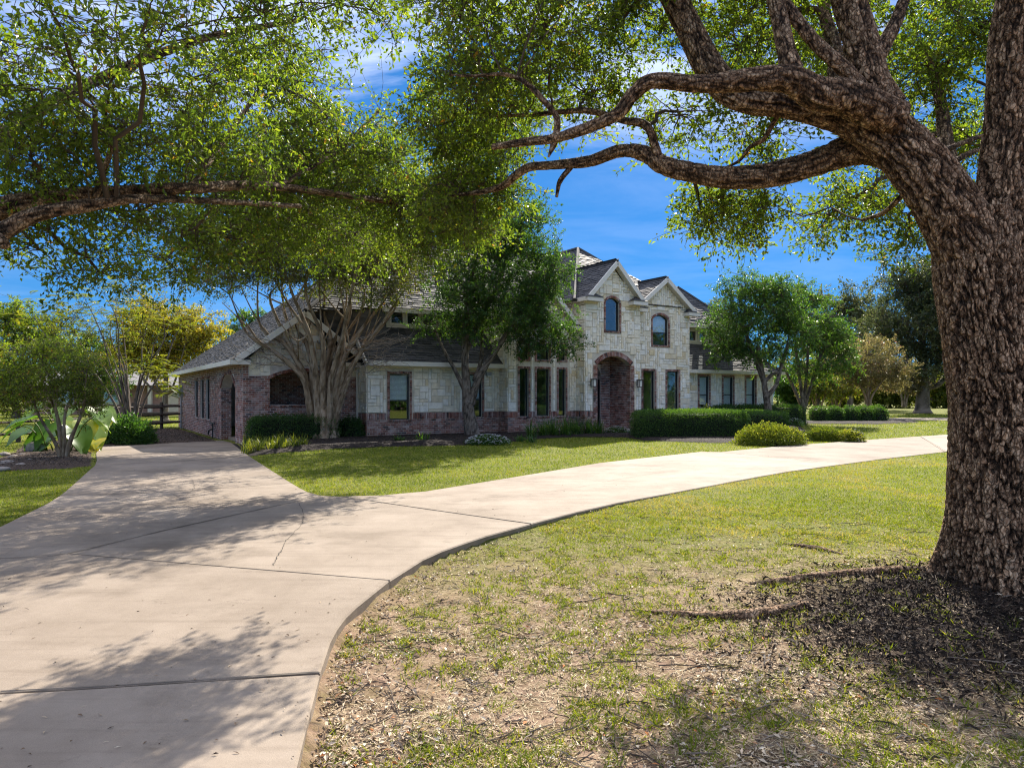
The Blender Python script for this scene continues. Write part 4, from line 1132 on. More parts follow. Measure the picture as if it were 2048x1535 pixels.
def grow(parent, skel, blobs, leaf="oak_leaf", L=.05, W=.022, gs=.22, nc=7, nl=16, tl=.24, tw=.0035, bark_m="branch_bark", sag=.12, droop=.15, bias=0.0, crown_name="crown", twigs=True, upn=.6):
    SP, SR = skel
    gc = []; bP = []; bR = []
    extra = [SP]
    for c, r, ng in blobs:
        c = np.array(c, float); r = np.array(r, float)
        d = np.linalg.norm(SP - c, axis=1) + (SP[:, 2] > c[2] + r[2]) * .5
        a = SP[np.argmin(d)]; ra = min(SR[np.argmin(d)] * .6, .022 + .012 * d.min())
        t = np.linspace(0, 1, 9)[:, None]
        pth = a * (1 - t) + c * t + np.sin(t * np.pi) * np.array([0, 0, 1.0]) * sag * d.min() + R.normal(0, .03 * d.min(), (9, 3)) * np.sin(t * np.pi)
        bP.append(pth); bR.append(np.linspace(ra, max(ra * .35, tw * 2), 9)); extra.append(pth[3:])
        q = rdir(ng) * (R.random((ng, 1)) ** .42) * r + c
        gc.append(q)
    gc = np.concatenate(gc); EP = np.concatenate(extra)
    near_i = np.empty(len(gc), int)
    for s0 in range(0, len(gc), 400):
        dd = np.linalg.norm(gc[s0:s0 + 400, None] - EP[None], axis=2)
        near_i[s0:s0 + 400] = np.argmin(dd * (1 + .25 * R.random(dd.shape)), 1)
    a = EP[near_i]; dist = np.linalg.norm(gc - a, axis=1)
    t = np.linspace(0, 1, 6)[None, :, None]
    gp = a[:, None] * (1 - t) + gc[:, None] * t + np.sin(t * np.pi) * (R.normal(0, .10, (len(gc), 1, 3)) * dist[:, None, None] + np.array([0, 0, .08]) * dist[:, None, None])
    gp = gp + R.normal(0, .02, gp.shape) * dist[:, None, None] * np.sin(t * np.pi)
    gr = np.linspace(1, .35, 6)[None] * np.clip(tw * 1.4 + .006 * dist, tw * 1.4, .03)[:, None]
    cc = (gc[:, None] + R.normal(0, 1, (len(gc), nc, 3)) * gs * np.array([1, 1, .75])).reshape(-1, 3)
    g0 = np.repeat(gc, nc, 0)
    gt = np.repeat(R.normal(0, .10, len(gc)), nc) + R.normal(0, .06, len(cc))
    dirn = norm(cc - g0 + rdir(len(cc)) * gs * .5 + np.array([0, 0, -droop]) * gs)
    if twigs:
        mb = MB()
        V, Q = many_tubes(np.array(bP), np.array(bR), 5); mb.add(V, Q, R.random(len(V)) * .6 + .2)
        V, Q = many_tubes(gp, gr, 4); mb.add(V, Q, R.random(len(V)) * .6 + .2)
        t3 = np.linspace(0, 1, 3)[None, :, None]
        e = cc + dirn * tl * .5
        tp = g0[:, None] * (1 - t3) + e[:, None] * t3 + np.sin(t3 * np.pi) * R.normal(0, .12, (len(cc), 1, 3)) * gs
        V, Q = many_tubes(tp, np.linspace(1, .5, 3)[None] * np.full((len(cc), 1), tw), 3); mb.add(V, Q, R.random(len(V)) * .6 + .2)
        mb.build("branches", bark_m, parent, smooth=True, kind="stuff")
    n = len(cc) * nl
    tt = R.random(n) - .5
    P = np.repeat(cc, nl, 0) + np.repeat(dirn, nl, 0) * (tt * tl)[:, None] + R.normal(0, tl * .10, (n, 3))
    D = norm(np.repeat(dirn, nl, 0) * .5 + rdir(n) * .9 + np.array([0, 0, -droop]))
    Nn = norm(rdir(n) * (1 - upn) + np.array([0, 0, upn]))
    sc = R.uniform(.65, 1.25, n)
    V, T, tn = leaves(P, D, Nn, L * sc, W * sc, np.clip(.5 + bias + np.repeat(gt, nl) + R.normal(0, .17, n), 0, 1))
    mob(crown_name, V, T, leaf, parent, tint=tn, kind="stuff")
    return n

def blob(px, py, Y, rx, ry, rd, ng):
    return (PX(px, py, Y), (rx / F * Y, rd, ry / F * Y), ng)

# ---- the large live oak
oak = thing("live_oak_tree", (3.98, 5.6, 0), "massive live oak with ridged bark and sprawling limbs on the bare lawn", "tree")
YO = 5.6
tp = np.array([(4.02, 5.6, -.35), (4.0, 5.6, -.05), (3.97, 5.6, .3), (3.93, 5.6, .8), (3.91, 5.6, 1.5), (3.80, 5.6, 2.05), (3.73, 5.62, 2.6), (3.72, 5.65, 3.05)])
tr = np.array([.62, .56, .45, .38, .345, .30, .30, .27])
def flare(L, th):
    k_ = 1 - sstep(.25, 1.0, L)
    return k_ * (.10 * np.cos(th * 5 + .6) + .05 * np.cos(th * 9 + 2))
V, Fs, T = bark(tp, tr, 320, 440, f=33, amp=.034, flare=flare, s=1)
mob("trunk", V, Fs, "oak_bark", oak, tint=T, smooth=True)
LIMBS = {
 'L': [(1968, 560, 5.60, 66), (1925, 470, 5.58, 60), (1868, 372, 5.58, 53), (1800, 292, 5.62, 49), (1715, 235, 5.68, 43), (1640, 212, 5.75, 37)],
 'L1': [(1740, 245, 5.66, 38), (1660, 222, 5.75, 33), (1580, 205, 5.85, 30), (1500, 198, 5.95, 27), (1450, 172, 6.05, 29), (1415, 128, 6.15, 27), (1380, 62, 6.25, 25), (1345, -10, 6.35, 24), (1290, -140, 6.6, 20), (1220, -300, 7.0, 12)],
 'L2': [(1790, 240, 5.5, 36), (1700, 198, 5.4, 34), (1630, 186, 5.35, 30), (1580, 158, 5.32, 27), (1500, 160, 5.3, 22), (1400, 168, 5.3, 16), (1310, 162, 5.3, 14), (1270, 185, 5.35, 14), (1235, 228, 5.4, 12.5), (1180, 254, 5.5, 11), (1110, 276, 5.6, 9), (1050, 284, 5.75, 8), (985, 294, 5.9, 6)],
 'L3': [(1870, 370, 5.72, 44), (1790, 305, 5.8, 36), (1710, 298, 5.9, 30), (1630, 326, 6.0, 25), (1540, 350, 6.15, 23), (1450, 355, 6.3, 21), (1390, 346, 6.4, 19), (1330, 332, 6.5, 18), (1290, 308, 6.6, 15), (1240, 302, 6.7, 12), (1180, 322, 6.85, 11), (1110, 330, 7.0, 8.5), (1060, 334, 7.1, 8), (1030, 352, 7.2, 8), (1005, 372, 7.3, 7), (960, 384, 7.5, 5), (890, 392, 7.9, 3)],
 'L3b': [(1320, 332, 6.5, 10), (1308, 285, 6.5, 8.5), (1290, 250, 6.5, 8), (1245, 240, 6.55, 7), (1180, 222, 6.7, 6), (1120, 224, 6.8, 5.5), (1060, 230, 7.0, 4), (980, 232, 7.2, 2)],
 'L2b': [(1097, 314, 5.62, 2), (1108, 285, 5.62, 7), (1114, 238, 5.6, 6), (1088, 202, 5.6, 5.5), (1050, 165, 5.65, 5), (1010, 149, 5.75, 4), (950, 152, 5.9, 3), (900, 150, 6.1, 2)],
 'L3c': [(1142, 334, 6.95, 5), (1120, 362, 6.9, 5), (1113, 394, 6.9, 3)],
 'V1': [(1590, 165, 5.36, 24), (1575, 110, 5.4, 18), (1564, 60, 5.5, 16.5), (1550, -10, 5.6, 16), (1530, -160, 5.9, 12)],
 'V2': [(1770, 220, 5.6, 38), (1742, 165, 5.62, 33), (1725, 95, 5.7, 32), (1700, 10, 5.8, 30), (1660, -120, 6.0, 26), (1600, -330, 6.4, 14)],
 'V3': [(1722, 178, 5.45, 16), (1690, 140, 5.45, 14), (1640, 95, 5.5, 13), (1580, 22, 5.6, 11), (1530, -60, 5.8, 9)],
 'V4': [(1745, 140, 5.75, 16), (1768, 90, 5.85, 14), (1790, 48, 5.95, 12.5), (1812, -10, 6.1, 11), (1850, -120, 6.4, 8)],
 'V5': [(1690, 200, 6.0, 20), (1672, 150, 6.3, 15), (1668, 90, 6.6, 13), (1650, 30, 7.0, 11), (1640, -60, 7.4, 8)],
 'L4': [(1560, 225, 5.9, 6), (1545, 248, 5.95, 5), (1528, 278, 6.0, 4.5), (1500, 294, 6.1, 4), (1478, 322, 6.2, 3), (1440, 340, 6.3, 2)],
 'R': [(1985, 600, 5.6, 62), (1994, 480, 5.6, 54), (2004, 360, 5.58, 42), (2016, 220, 5.55, 38), (2024, 80, 5.5, 38), (2047, -60, 5.4, 36), (2090, -260, 5.2, 34), (2150, -500, 5.0, 20)],
 'R2': [(2010, 760, 5.65, 62), (2050, 640, 5.6, 52), (2095, 540, 5.5, 46), (2170, 430, 5.4, 38), (2300, 300, 5.3, 28), (2450, 220, 5.2, 16)],
 'S1': [(1890, 300, 5.8, 6), (1930, 284, 6.1, 5), (1970, 270, 6.5, 3)],
 'S2': [(1910, 322, 5.9, 6), (1945, 304, 6.2, 5), (1990, 290, 6.6, 3)],
 'S3': [(1800, 395, 5.9, 5), (1768, 425, 6.2, 4.5), (1725, 440, 6.5, 3)],
 'B1': [(1700, 215, 6.2, 26), (1690, 140, 7.2, 18), (1720, 40, 8.2, 14), (1760, -60, 9.0, 8)],
 'B2': [(1960, 470, 6.0, 26), (1900, 330, 7.2, 16), (1880, 200, 8.2, 10), (1850, 90, 9.0, 6)],
}
opaths = [(tp, tr)]
for kx, (nm_, pts) in enumerate(LIMBS.items()):
    P, r = limb_px(pts); opaths.append((P, r))
    ln_ = np.sum(np.linalg.norm(np.diff(P, axis=0), axis=1)); rm = r.mean()
    sd = int(np.clip(2 * np.pi * rm / .009, 10, 160)); sg = int(np.clip(ln_ / .012, 24, 300))
    V, Fs, T = bark(P, r, sd, sg, f=28, amp=.028, s=kx + 2)
    mob("limb", V, Fs, "oak_bark", oak, tint=T, smooth=True)
for pts in ([(1215, 1217), (1330, 1228), (1420, 1236), (1480, 1232), (1545, 1226), (1610, 1200)], [(1480, 1167), (1530, 1166), (1620, 1157), (1700, 1150), (1790, 1143), (1890, 1135)], [(1540, 1084), (1590, 1090), (1640, 1099), (1695, 1108)]):
    P = np.array([GP(a, b, lambda x, y: float(gz(x, y))) for a, b in pts]); n = len(P)
    r = np.array([.02, .04, .055, .06, .06, .04][:n]) if n > 4 else np.array([.015, .03, .045, .025])
    P[:, 2] += np.array([-.02] + [-.008] * (n - 2) + [-.03])
    V, Fs, T = bark(P, r, 26, 120, f=22, amp=.03, s=40)
    mob("root", V, Fs, "oak_bark", oak, tint=T, smooth=True)
OB = [blob(960, 110, 6.4, 110, 110, 1.0, 48), blob(890, 250, 7.6, 85, 90, 1.0, 35), blob(1000, 250, 7.8, 90, 80, 1.1, 29), blob(1090, 60, 6.4, 110, 90, 1.0, 29), blob(920, 370, 8.4, 80, 60, .9, 35), blob(1000, 300, 9.5, 80, 60, 1.0, 26), blob(1060, 230, 10.5, 60, 50, 1.0, 16), blob(930, 460, 8.2, 60, 40, .8, 8), blob(880, 420, 8.0, 70, 50, .9, 21),
      blob(1010, 390, 8.4, 60, 40, .7, 10), blob(1230, 60, 6.8, 130, 80, 1.0, 30), blob(1180, 200, 7.2, 110, 60, .9, 15), blob(1360, 230, 7.2, 110, 60, .9, 15), blob(1450, 425, 7.6, 75, 55, .8, 30), blob(1400, 410, 7.3, 40, 30, .5, 6), blob(1500, 470, 7.6, 30, 30, .4, 6),
      blob(1530, 270, 7.4, 110, 60, .9, 15), blob(1660, 430, 8.2, 80, 45, .8, 18), blob(1740, 380, 8.8, 100, 60, .9, 26), blob(1810, 470, 8.2, 60, 50, .8, 14), blob(1480, 90, 7.6, 110, 110, 1.2, 32), blob(1640, 90, 8.4, 110, 110, 1.2, 42),
      blob(1850, 130, 8.4, 110, 120, 1.2, 70), blob(1900, 320, 8.8, 80, 100, 1.1, 44), blob(1960, 60, 8.0, 80, 80, 1.0, 34), blob(1870, -40, 7.0, 160, 90, 1.2, 40), blob(1560, 20, 7.0, 180, 60, 1.2, 34),
      blob(1300, -80, 6.4, 260, 90, 1.3, 60), blob(950, -60, 6.2, 180, 90, 1.3, 43), blob(1600, -200, 6.0, 300, 140, 1.6, 70), blob(1200, -320, 6.2, 350, 140, 1.8, 50), blob(2250, 100, 6.5, 160, 250, 1.4, 60), blob(2040, 250, 9, 60, 120, 1.0, 26),
      blob(2150, 700, 7.5, 60, 130, .8, 20)]
n = grow(oak, skeleton(opaths), OB, "oak_leaf", L=.060, W=.028, gs=.17, nc=8, nl=11, tl=.24, tw=.0032, upn=.4)
print("oak leaves", n)

# ---- the oak on the left, only its limbs and foliage reach into the picture
oak2 = thing("spreading_oak_tree", (-7.6, 7.2, 0), "spreading oak whose long leafy limbs reach in over the driveway", "tree")
tp2 = np.array([(-7.6, 7.2, -.3), (-7.6, 7.2, .3), (-7.5, 7.2, 1.4), (-7.4, 7.2, 2.6), (-7.5, 7.3, 4.2), (-7.2, 7.6, 6.0)]); tr2 = np.array([.5, .42, .33, .30, .22, .12])
V, Fs, T = bark(tp2, tr2, 60, 120, f=14, amp=.03, s=21); mob("trunk", V, Fs, "oak_bark", oak2, tint=T, smooth=True)
L2 = [[(-400, 560, 7.2, 32), (-200, 460, 7.0, 28), (0, 418, 7.0, 22), (110, 398, 7.2, 19), (250, 386, 7.5, 14), (380, 376, 8.0, 11), (540, 372, 10.5, 8), (700, 392, 13, 6), (830, 412, 15.5, 4.5), (930, 420, 17, 3)],
      [(-400, 600, 7.0, 26), (-150, 540, 6.6, 20), (0, 466, 6.5, 16), (70, 430, 6.6, 14), (180, 410, 6.8, 12), (270, 398, 7.1, 9), (420, 402, 8.6, 6), (600, 412, 11, 4)],
      [(-412, 500, 7.2, 32), (-300, 400, 7.2, 24), (-50, 300, 7.4, 16), (150, 180, 8.0, 11), (400, 80, 8.6, 7), (600, 40, 9.4, 4)],
      [(190, 396, 7.2, 6), (225, 285, 7.3, 5), (212, 240, 7.2, 5), (208, 200, 7.2, 4), (235, 165, 7.3, 3)], [(380, 380, 8.0, 6), (470, 250, 9.6, 5), (540, 150, 11, 3)], [(-8, 474, 6.4, 13), (6, 486, 6.3, 12), (14, 484, 6.3, 8)],
      [(560, 372, 10.8, 5), (690, 290, 13, 4), (760, 220, 14.5, 3)]]
p2 = [(tp2, tr2)]
for kx, pts in enumerate(L2):
    P, r = limb_px(pts); p2.append((P, r))
    V, Fs, T = bark(P, r, 34, 200, f=16, amp=.03, s=kx + 30); mob("limb", V, Fs, "oak_bark", oak2, tint=T, smooth=True)
LB = [blob(80, 180, 6.2, 110, 70, .9, 16), blob(60, 300, 6.8, 120, 70, .9, 30), blob(230, 130, 6.2, 100, 70, .9, 10), blob(250, 250, 7.4, 140, 90, 1.0, 44), blob(430, 170, 7.6, 110, 90, 1.0, 28), blob(420, 310, 9.0, 150, 80, 1.2, 59),
      blob(90, 400, 7.6, 120, 60, .9, 25), blob(260, 430, 8.2, 150, 60, .9, 31), blob(80, 500, 8.0, 120, 50, .9, 19), blob(200, 545, 8.8, 120, 40, .9, 12),
      blob(520, 30, 6.8, 150, 50, .9, 22), blob(740, 20, 7.0, 90, 30, .8, 7), blob(100, 20, 5.4, 120, 40, .7, 7), blob(300, 20, 5.6, 130, 26, .7, 6), blob(0, 80, 6, 60, 60, .7, 7),
      blob(200, -150, 6.5, 350, 90, 1.5, 27), blob(-250, 150, 7.0, 200, 250, 1.5, 52), blob(650, -120, 7.5, 250, 110, 1.4, 34), blob(-450, -200, 8, 350, 250, 2.5, 52)]
LB2 = [blob(570, 180, 11, 120, 90, 1.6, 43), blob(600, 340, 13, 150, 80, 1.8, 82), blob(730, 300, 14, 110, 60, 1.8, 57), blob(770, 400, 15.5, 110, 70, 2.0, 70), blob(850, 450, 15.5, 60, 80, 1.8, 57), blob(900, 420, 16.5, 65, 60, 1.8, 49), blob(930, 345, 17, 60, 50, 1.8, 28), blob(965, 440, 17.5, 45, 40, 1.5, 20), blob(690, 470, 17.5, 110, 60, 2.6, 66), blob(430, 470, 12, 130, 55, 1.4, 38), blob(560, 450, 14.5, 120, 50, 1.6, 45), blob(330, 520, 11, 100, 40, 1.2, 13), blob(500, 380, 11.5, 110, 60, 1.4, 36)]
n = grow(oak2, skeleton(p2), LB, "oak_leaf", L=.068, W=.032, gs=.20, nc=7, nl=10, tl=.26, tw=.0036, upn=.4)
n += grow(oak2, skeleton(p2), LB2, "oak_leaf", L=.085, W=.042, gs=.29, nc=8, nl=11, tl=.36, tw=.005, crown_name="crown", upn=.4, bias=.02)
print("left oak leaves", n)

# ---- generic garden tree
def tree(name, loc, label, paths, blobs, barkm="grey_bark", f=11, amp=.02, **kw):
    t = thing(name, loc, label, "tree", kw.pop("group", None))
    first = True
    for kx, (P, r) in enumerate(paths):
        ln_ = np.sum(np.linalg.norm(np.diff(P, axis=0), axis=1))
        V, Fs, T = bark(P, r, int(np.clip(r.mean() * 2 * np.pi / .035, 7, 36)), int(np.clip(ln_ / .08, 8, 70)), f=f, amp=amp, s=kx + 50)
        mob("trunk" if first else "limb", V, Fs, barkm, t, tint=T, smooth=True); first = False
    grow(t, skeleton(paths), blobs, **kw)
    return t
def gzf(x, y): return float(gz(x, y))

# crape myrtle, many pale stems from one fluted foot
Yc = 25.3
base = PX(649, 878, Yc)
cm = thing("crape_myrtle_tree", base, "tall crape myrtle with many smooth tan stems before the brick gable", "tree")
mp_ = []
def ang(L, th): return .05 * np.cos(th * 6 + 1) + .035 * np.cos(th * 11)
V, Fs, T = bark(np.array([base + [0, 0, -.3], base + [0, 0, .05], base + [0, 0, .35], base + [0, 0, .8], base + [0, 0, 1.2]]), np.array([.62, .50, .41, .40, .36]), 60, 70, f=5, amp=.02, flare=lambda L, th: (1 - sstep(1.1, 1.6, L)) * (.05 * np.cos(th * 7 + 1) + .03 * np.cos(th * 12)), s=70)
mob("trunk", V, Fs, "myrtle_bark", cm, tint=T, smooth=True)
ns_ = 17
for i in range(ns_):
    s = -1 + 2 * i / (ns_ - 1); dp = R.uniform(-1, 1) * math.sqrt(max(0, 1 - .7 * s * s))
    j = lambda q: R.normal(0, q)
    P = np.array([base + [s * .26, dp * .2, .1], base + [s * .48 + j(.03), dp * .35, 1.0], base + [s * .8 + j(.06), dp * .6, 2.2], base + [s * 1.35 + j(.15), dp * 1.1, 3.6 + j(.2) - abs(s) * .3], base + [s * 2.4 + j(.25), dp * 1.9, 5.1 + j(.3) - abs(s) * .7], base + [s * 3.1 + j(.3), dp * 2.6, 6.6 + j(.3) - abs(s) * 1.1]])
    r = np.array([.16, .13, .10, .07, .04, .014]) * R.uniform(.8, 1.2)
    mp_.append((P, r))
    V, Fs, T = bark(P, r, 16, 90, f=6, amp=.012, s=i + 71); mob("stem", V, Fs, "myrtle_bark", cm, tint=T, smooth=True)
    for q in range(2):                                            # forks
        k_ = R.uniform(.45, .8); p0 = catmull(P, 50)[int(k_ * 49)]; dv = norm(P[-1] - P[-3] + R.normal(0, 1.2, 3))
        P2 = np.array([p0, p0 + dv * .7 + [0, 0, .2], p0 + dv * 1.7 + [0, 0, .9 + j(.3)]]); r2 = np.array([.04, .026, .01])
        mp_.append((P2, r2)); V, Fs, T = bark(P2, r2, 8, 24, f=6, amp=.008, s=i + 99); mob("stem", V, Fs, "myrtle_bark", cm, tint=T, smooth=True)
CB = [blob(640, 400, 24.3, 200, 80, 3.8, 110), blob(500, 470, 25, 130, 60, 2.2, 34), blob(760, 470, 25.5, 120, 60, 2.2, 50), blob(640, 320, 25.3, 150, 70, 2.4, 60), blob(420, 530, 24.5, 100, 50, 2, 16), blob(600, 500, 24.5, 140, 45, 2, 28), blob(740, 545, 24.8, 100, 40, 2, 16), blob(560, 400, 26, 120, 60, 2, 34), blob(520, 540, 24.5, 120, 35, 2, 26), blob(680, 530, 24.6, 110, 40, 2, 26), blob(800, 530, 25, 80, 50, 1.8, 34), blob(640, 480, 23.8, 190, 60, 3.4, 95), blob(470, 560, 24.5, 100, 40, 1.8, 26), blob(780, 590, 24.6, 60, 30, 1.3, 16), blob(640, 540, 24.8, 180, 45, 2.2, 70), blob(520, 500, 24.5, 110, 50, 2, 40), blob(760, 500, 24.5, 110, 50, 2, 40)]
grow(cm, skeleton(mp_), CB, "myrtle_leaf", L=.085, W=.045, gs=.34, nc=8, nl=13, tl=.45, tw=.006, bark_m="grey_bark", sag=.02)
# bare lower twigs of the crape myrtle
tw_ = []; trr = []
for s0, ang_ in [(1, 1)] * 26 + [(-1, 1)] * 14:
    a = base + [s0 * R.uniform(.9, 1.6), R.uniform(-1, .6), R.uniform(2.4, 3.6)]; dv = norm(np.array([s0 * 1.0, R.uniform(-.6, .3), R.uniform(-.05, .55)]))
    ln_ = R.uniform(.8, 2.2); t = np.linspace(0, 1, 8)[:, None]
    tw_.append(a + dv * ln_ * t + np.cumsum(R.normal(0, .055, (8, 3)), 0)); trr.append(np.linspace(.016, .005, 8))
for q in range(110):
    b_ = tw_[R.integers(0, 40)]; a = b_[R.integers(2, 8)]; dv = norm(R.normal(0, 1, 3) + (b_[-1] - b_[0])); t = np.linspace(0, 1, 8)[:, None]
    tw_.append(a + dv * R.uniform(.3, .8) * t + np.cumsum(R.normal(0, .03, (8, 3)), 0)); trr.append(np.linspace(.008, .003, 8))
V, Q = many_tubes(np.array(tw_), np.array(trr), 4); mob("bare_twigs", V, Q, "grey_bark", cm, tint=np.full(len(V), .9), kind="stuff")

def P_(*pts): return limb_px(pts)
# evergreen in front of the middle wing
Yt = 27.3
tree("evergreen_oak_tree", PX(945, 872, Yt), "dark green dense tree with forked trunk in the bed before the bay windows",
     [P_((948, 885, Yt, 20), (944, 866, Yt, 15), (938, 825, Yt, 11.5), (934, 780, Yt, 9), (930, 720, Yt, 7), (932, 650, Yt, 7), (940, 580, Yt, 5)), P_((942, 810, Yt, 8), (952, 770, Yt, 7), (972, 730, Yt, 6), (1005, 680, Yt, 5), (1040, 620, Yt, 4)), P_((934, 790, Yt, 5), (910, 740, Yt, 4), (890, 705, Yt, 3), (870, 660, Yt, 2)), P_((933, 700, Yt, 5), (960, 640, Yt + .5, 5), (1000, 560, Yt + .8, 4), (1020, 480, Yt + 1, 2)), P_((948, 760, Yt, 4), (962, 720, Yt + .6, 4), (965, 660, Yt + 1, 3))],
     [blob(1010, 560, Yt, 110, 90, 2.0, 120), blob(1090, 620, Yt, 65, 75, 1.5, 66), blob(1125, 680, Yt, 40, 36, 1, 18), blob(1000, 640, Yt, 100, 50, 1.8, 66), blob(930, 590, Yt, 80, 70, 1.7, 60), blob(1050, 490, Yt, 75, 50, 1.4, 45), blob(1105, 540, Yt, 36, 50, 1, 20), blob(960, 490, Yt + .3, 90, 50, 1.5, 45), blob(870, 560, Yt + .5, 50, 50, 1.3, 20), blob(965, 440, 25.2, 85, 45, 2.0, 46), blob(1045, 440, 26, 65, 40, 1.8, 36), blob(880, 650, Yt, 55, 25, 1, 14), blob(1060, 690, Yt, 40, 22, 1, 12)],
     leaf="green_leaf", L=.10, W=.052, gs=.26, nc=8, nl=14, tl=.35, tw=.006)
# tree before the right wing and its neighbour
Yr = 35.0
tree("broadleaf_tree", PX(1538, 858, Yr), "green leafy tree with forked grey trunk rising behind the clipped hedge", 
     [P_((1540, 868, Yr, 10), (1538, 830, Yr, 7.5), (1532, 790, Yr, 6), (1524, 740, Yr, 4), (1515, 690, Yr, 4)), P_((1535, 792, Yr, 5), (1553, 768, Yr, 4), (1560, 740, Yr, 3.5), (1575, 690, Yr, 3)), P_((1528, 765, Yr, 4), (1545, 748, Yr, 3.5), (1562, 745, Yr, 3)), P_((1530, 770, Yr, 5), (1505, 700, Yr, 4), (1480, 640, Yr, 2.5))],
     [blob(1520, 620, Yr, 70, 65, 2.0, 90), blob(1460, 660, Yr, 45, 60, 1.6, 46), blob(1580, 650, Yr, 50, 60, 1.7, 50), blob(1490, 575, Yr, 50, 28, 1.4, 26), blob(1560, 580, Yr, 40, 28, 1.4, 20), blob(1510, 700, Yr, 75, 32, 1.6, 44), blob(1430, 690, Yr, 18, 40, 1, 10)],
     leaf="green_leaf", L=.12, W=.065, gs=.30, nc=8, nl=14, tl=.4, tw=.007, bias=.06)
Yq = 39.0
tree("young_shade_tree", PX(1605, 842, Yq), "green tree with slender stems rising from the shade past the end of the house", 
     [P_((1606, 850, Yq, 6), (1606, 810, Yq, 4), (1600, 760, Yq, 3), (1590, 690, Yq, 3)), P_((1608, 820, Yq, 3.5), (1622, 770, Yq, 3), (1645, 700, Yq, 3)), P_((1604, 815, Yq, 3.5), (1585, 770, Yq, 3), (1565, 730, Yq, 2)), P_((1607, 812, Yq, 3.5), (1612, 760, Yq, 3), (1618, 680, Yq, 2))],
     [blob(1620, 650, Yq, 60, 70, 2.0, 80), blob(1665, 690, Yq, 40, 50, 1.6, 40), blob(1610, 590, Yq, 32, 34, 1.4, 20), blob(1640, 740, Yq, 50, 20, 1.6, 20), blob(1585, 740, Yq, 40, 18, 1.5, 12), blob(1690, 720, Yq, 24, 24, 1.2, 12)],
     leaf="green_leaf", L=.13, W=.07, gs=.32, nc=8, nl=13, tl=.42, tw=.008, bias=.1)
# crape myrtles on the right
def myrtle(px, pyb, Y, w, top, bot, ns2, label, leafm, ng, group="crape myrtles by the far drive"):
    t = thing("crape_myrtle_tree", PX(px, pyb, Y), label, "tree", group)
    b0 = PX(px, pyb, Y); ps = []
    hgt = (pyb - top) / F * Y; wd = w / F * Y
    for i in range(ns2):
        s = -1 + 2 * i / max(1, ns2 - 1); dp = R.uniform(-1, 1)
        P = np.array([b0 + [s * .12, dp * .1, -.1], b0 + [s * .22, dp * .2, hgt * .18], b0 + [s * wd * .3 + R.normal(0, .05), dp * .5, hgt * .42], b0 + [s * wd * .62, dp * 1.0, hgt * .68]]); r = np.array([.10, .07, .05, .02])
        ps.append((P, r)); V, Fs, T = bark(P, r, 8, 24, f=6, amp=.01, s=i); mob("stem", V, Fs, "myrtle_bark", t, tint=T, smooth=True)
    yc = (top + bot) / 2; ry = (bot - top) / 2
    grow(t, skeleton(ps), [blob(px, yc, Y, w * .75, ry * .85, wd * .7, ng), blob(px - w * .4, yc + ry * .3, Y, w * .5, ry * .6, wd * .5, ng // 2), blob(px + w * .4, yc + ry * .3, Y, w * .5, ry * .6, wd * .5, ng // 2)], leafm, L=.15, W=.075, gs=.28, nc=8, nl=12, tl=.5, tw=.008, sag=.02, droop=-.2)
myrtle(1735, 822, 50, 95, 660, 790, 8, "rounded crape myrtle with rusty pink-brown crown and pale stems behind the shrub row", "blossom_leaf", 90)
myrtle(1635, 824, 48, 48, 735, 800, 6, "low golden-green crape myrtle with pale stems past the end of the house", "myrtle_leaf", 30)
myrtle(1672, 822, 52, 40, 745, 800, 5, "slim crape myrtle with arching pale stems between the golden and the rusty crowned ones", "myrtle_leaf", 22)
myrtle(1808, 812, 62, 45, 720, 795, 5, "pale stemmed crape myrtle in the shade beside the dark oak trunk", "blossom_leaf", 30)
# background trees
def bigtree(name, px, pyb, Y, w, top, bot, label, leafm, ng, trunk_px, Lf=.24, group="trees around the garden", nl=12, gs=None, bias=0, cat="tree"):
    b0 = PX(px, pyb, Y); t = thing(name, b0, label, cat, group)
    yt = (top + bot) / 2; wd = w / F * Y
    ps = [P_((px, pyb + 4, Y, trunk_px * 1.5), (px, pyb - 10, Y, trunk_px), (px + 2, bot, Y, trunk_px * .8), (px, (yt + bot) / 2, Y, trunk_px * .5), (px - 3, yt, Y, trunk_px * .3))]
    for s in (-1, -.5, .5, 1):
        ps.append(P_((px, bot + (pyb - bot) * .3, Y, trunk_px * .5), (px + s * w * .3, bot - 5, Y + R.uniform(-1, 1), trunk_px * .35), (px + s * w * .65, yt + 10, Y + R.uniform(-2, 2), trunk_px * .15)))
    for kx, (P, r) in enumerate(ps):
        V, Fs, T = bark(P, r, 10, 24, f=5, amp=.03, s=kx); mob("trunk" if kx == 0 else "limb", V, Fs, "grey_bark", t, tint=T, smooth=True)
    ry = (bot - top) / 2; bl = [blob(px, yt, Y, w * .62, ry * .75, wd * .6, ng)]
    for a in range(5):
        th_ = a * 1.257 + R.uniform(0, 1); bl.append(blob(px + math.cos(th_) * w * .62, yt + math.sin(th_) * ry * .6, Y + R.uniform(-.3, .3) * wd, w * .42, ry * .42, wd * .4, ng // 4))
    grow(t, skeleton(ps), bl, leafm, L=Lf, W=Lf * .55, gs=gs or wd * .07, nc=8, nl=nl, tl=Lf * 3, tw=.012, bias=bias)
BT = "trees around the garden"
bigtree("background_oak_tree", 1845, 822, 62, 150, 500, 760, "huge dark oak with thick black trunk on the far lawn beyond the drive", "grey_leaf", 190, 13, bias=-.05)
bigtree("background_oak_tree", 1990, 826, 75, 170, 480, 770, "tall grey-green oak behind the dark trunked oak, beside the road", "grey_leaf", 120, 9, Lf=.3, bias=.12)
bigtree("background_oak_tree", 1700, 822, 80, 110, 560, 770, "grey-green oak beyond the rusty crape myrtle", "grey_leaf", 90, 6, Lf=.3)
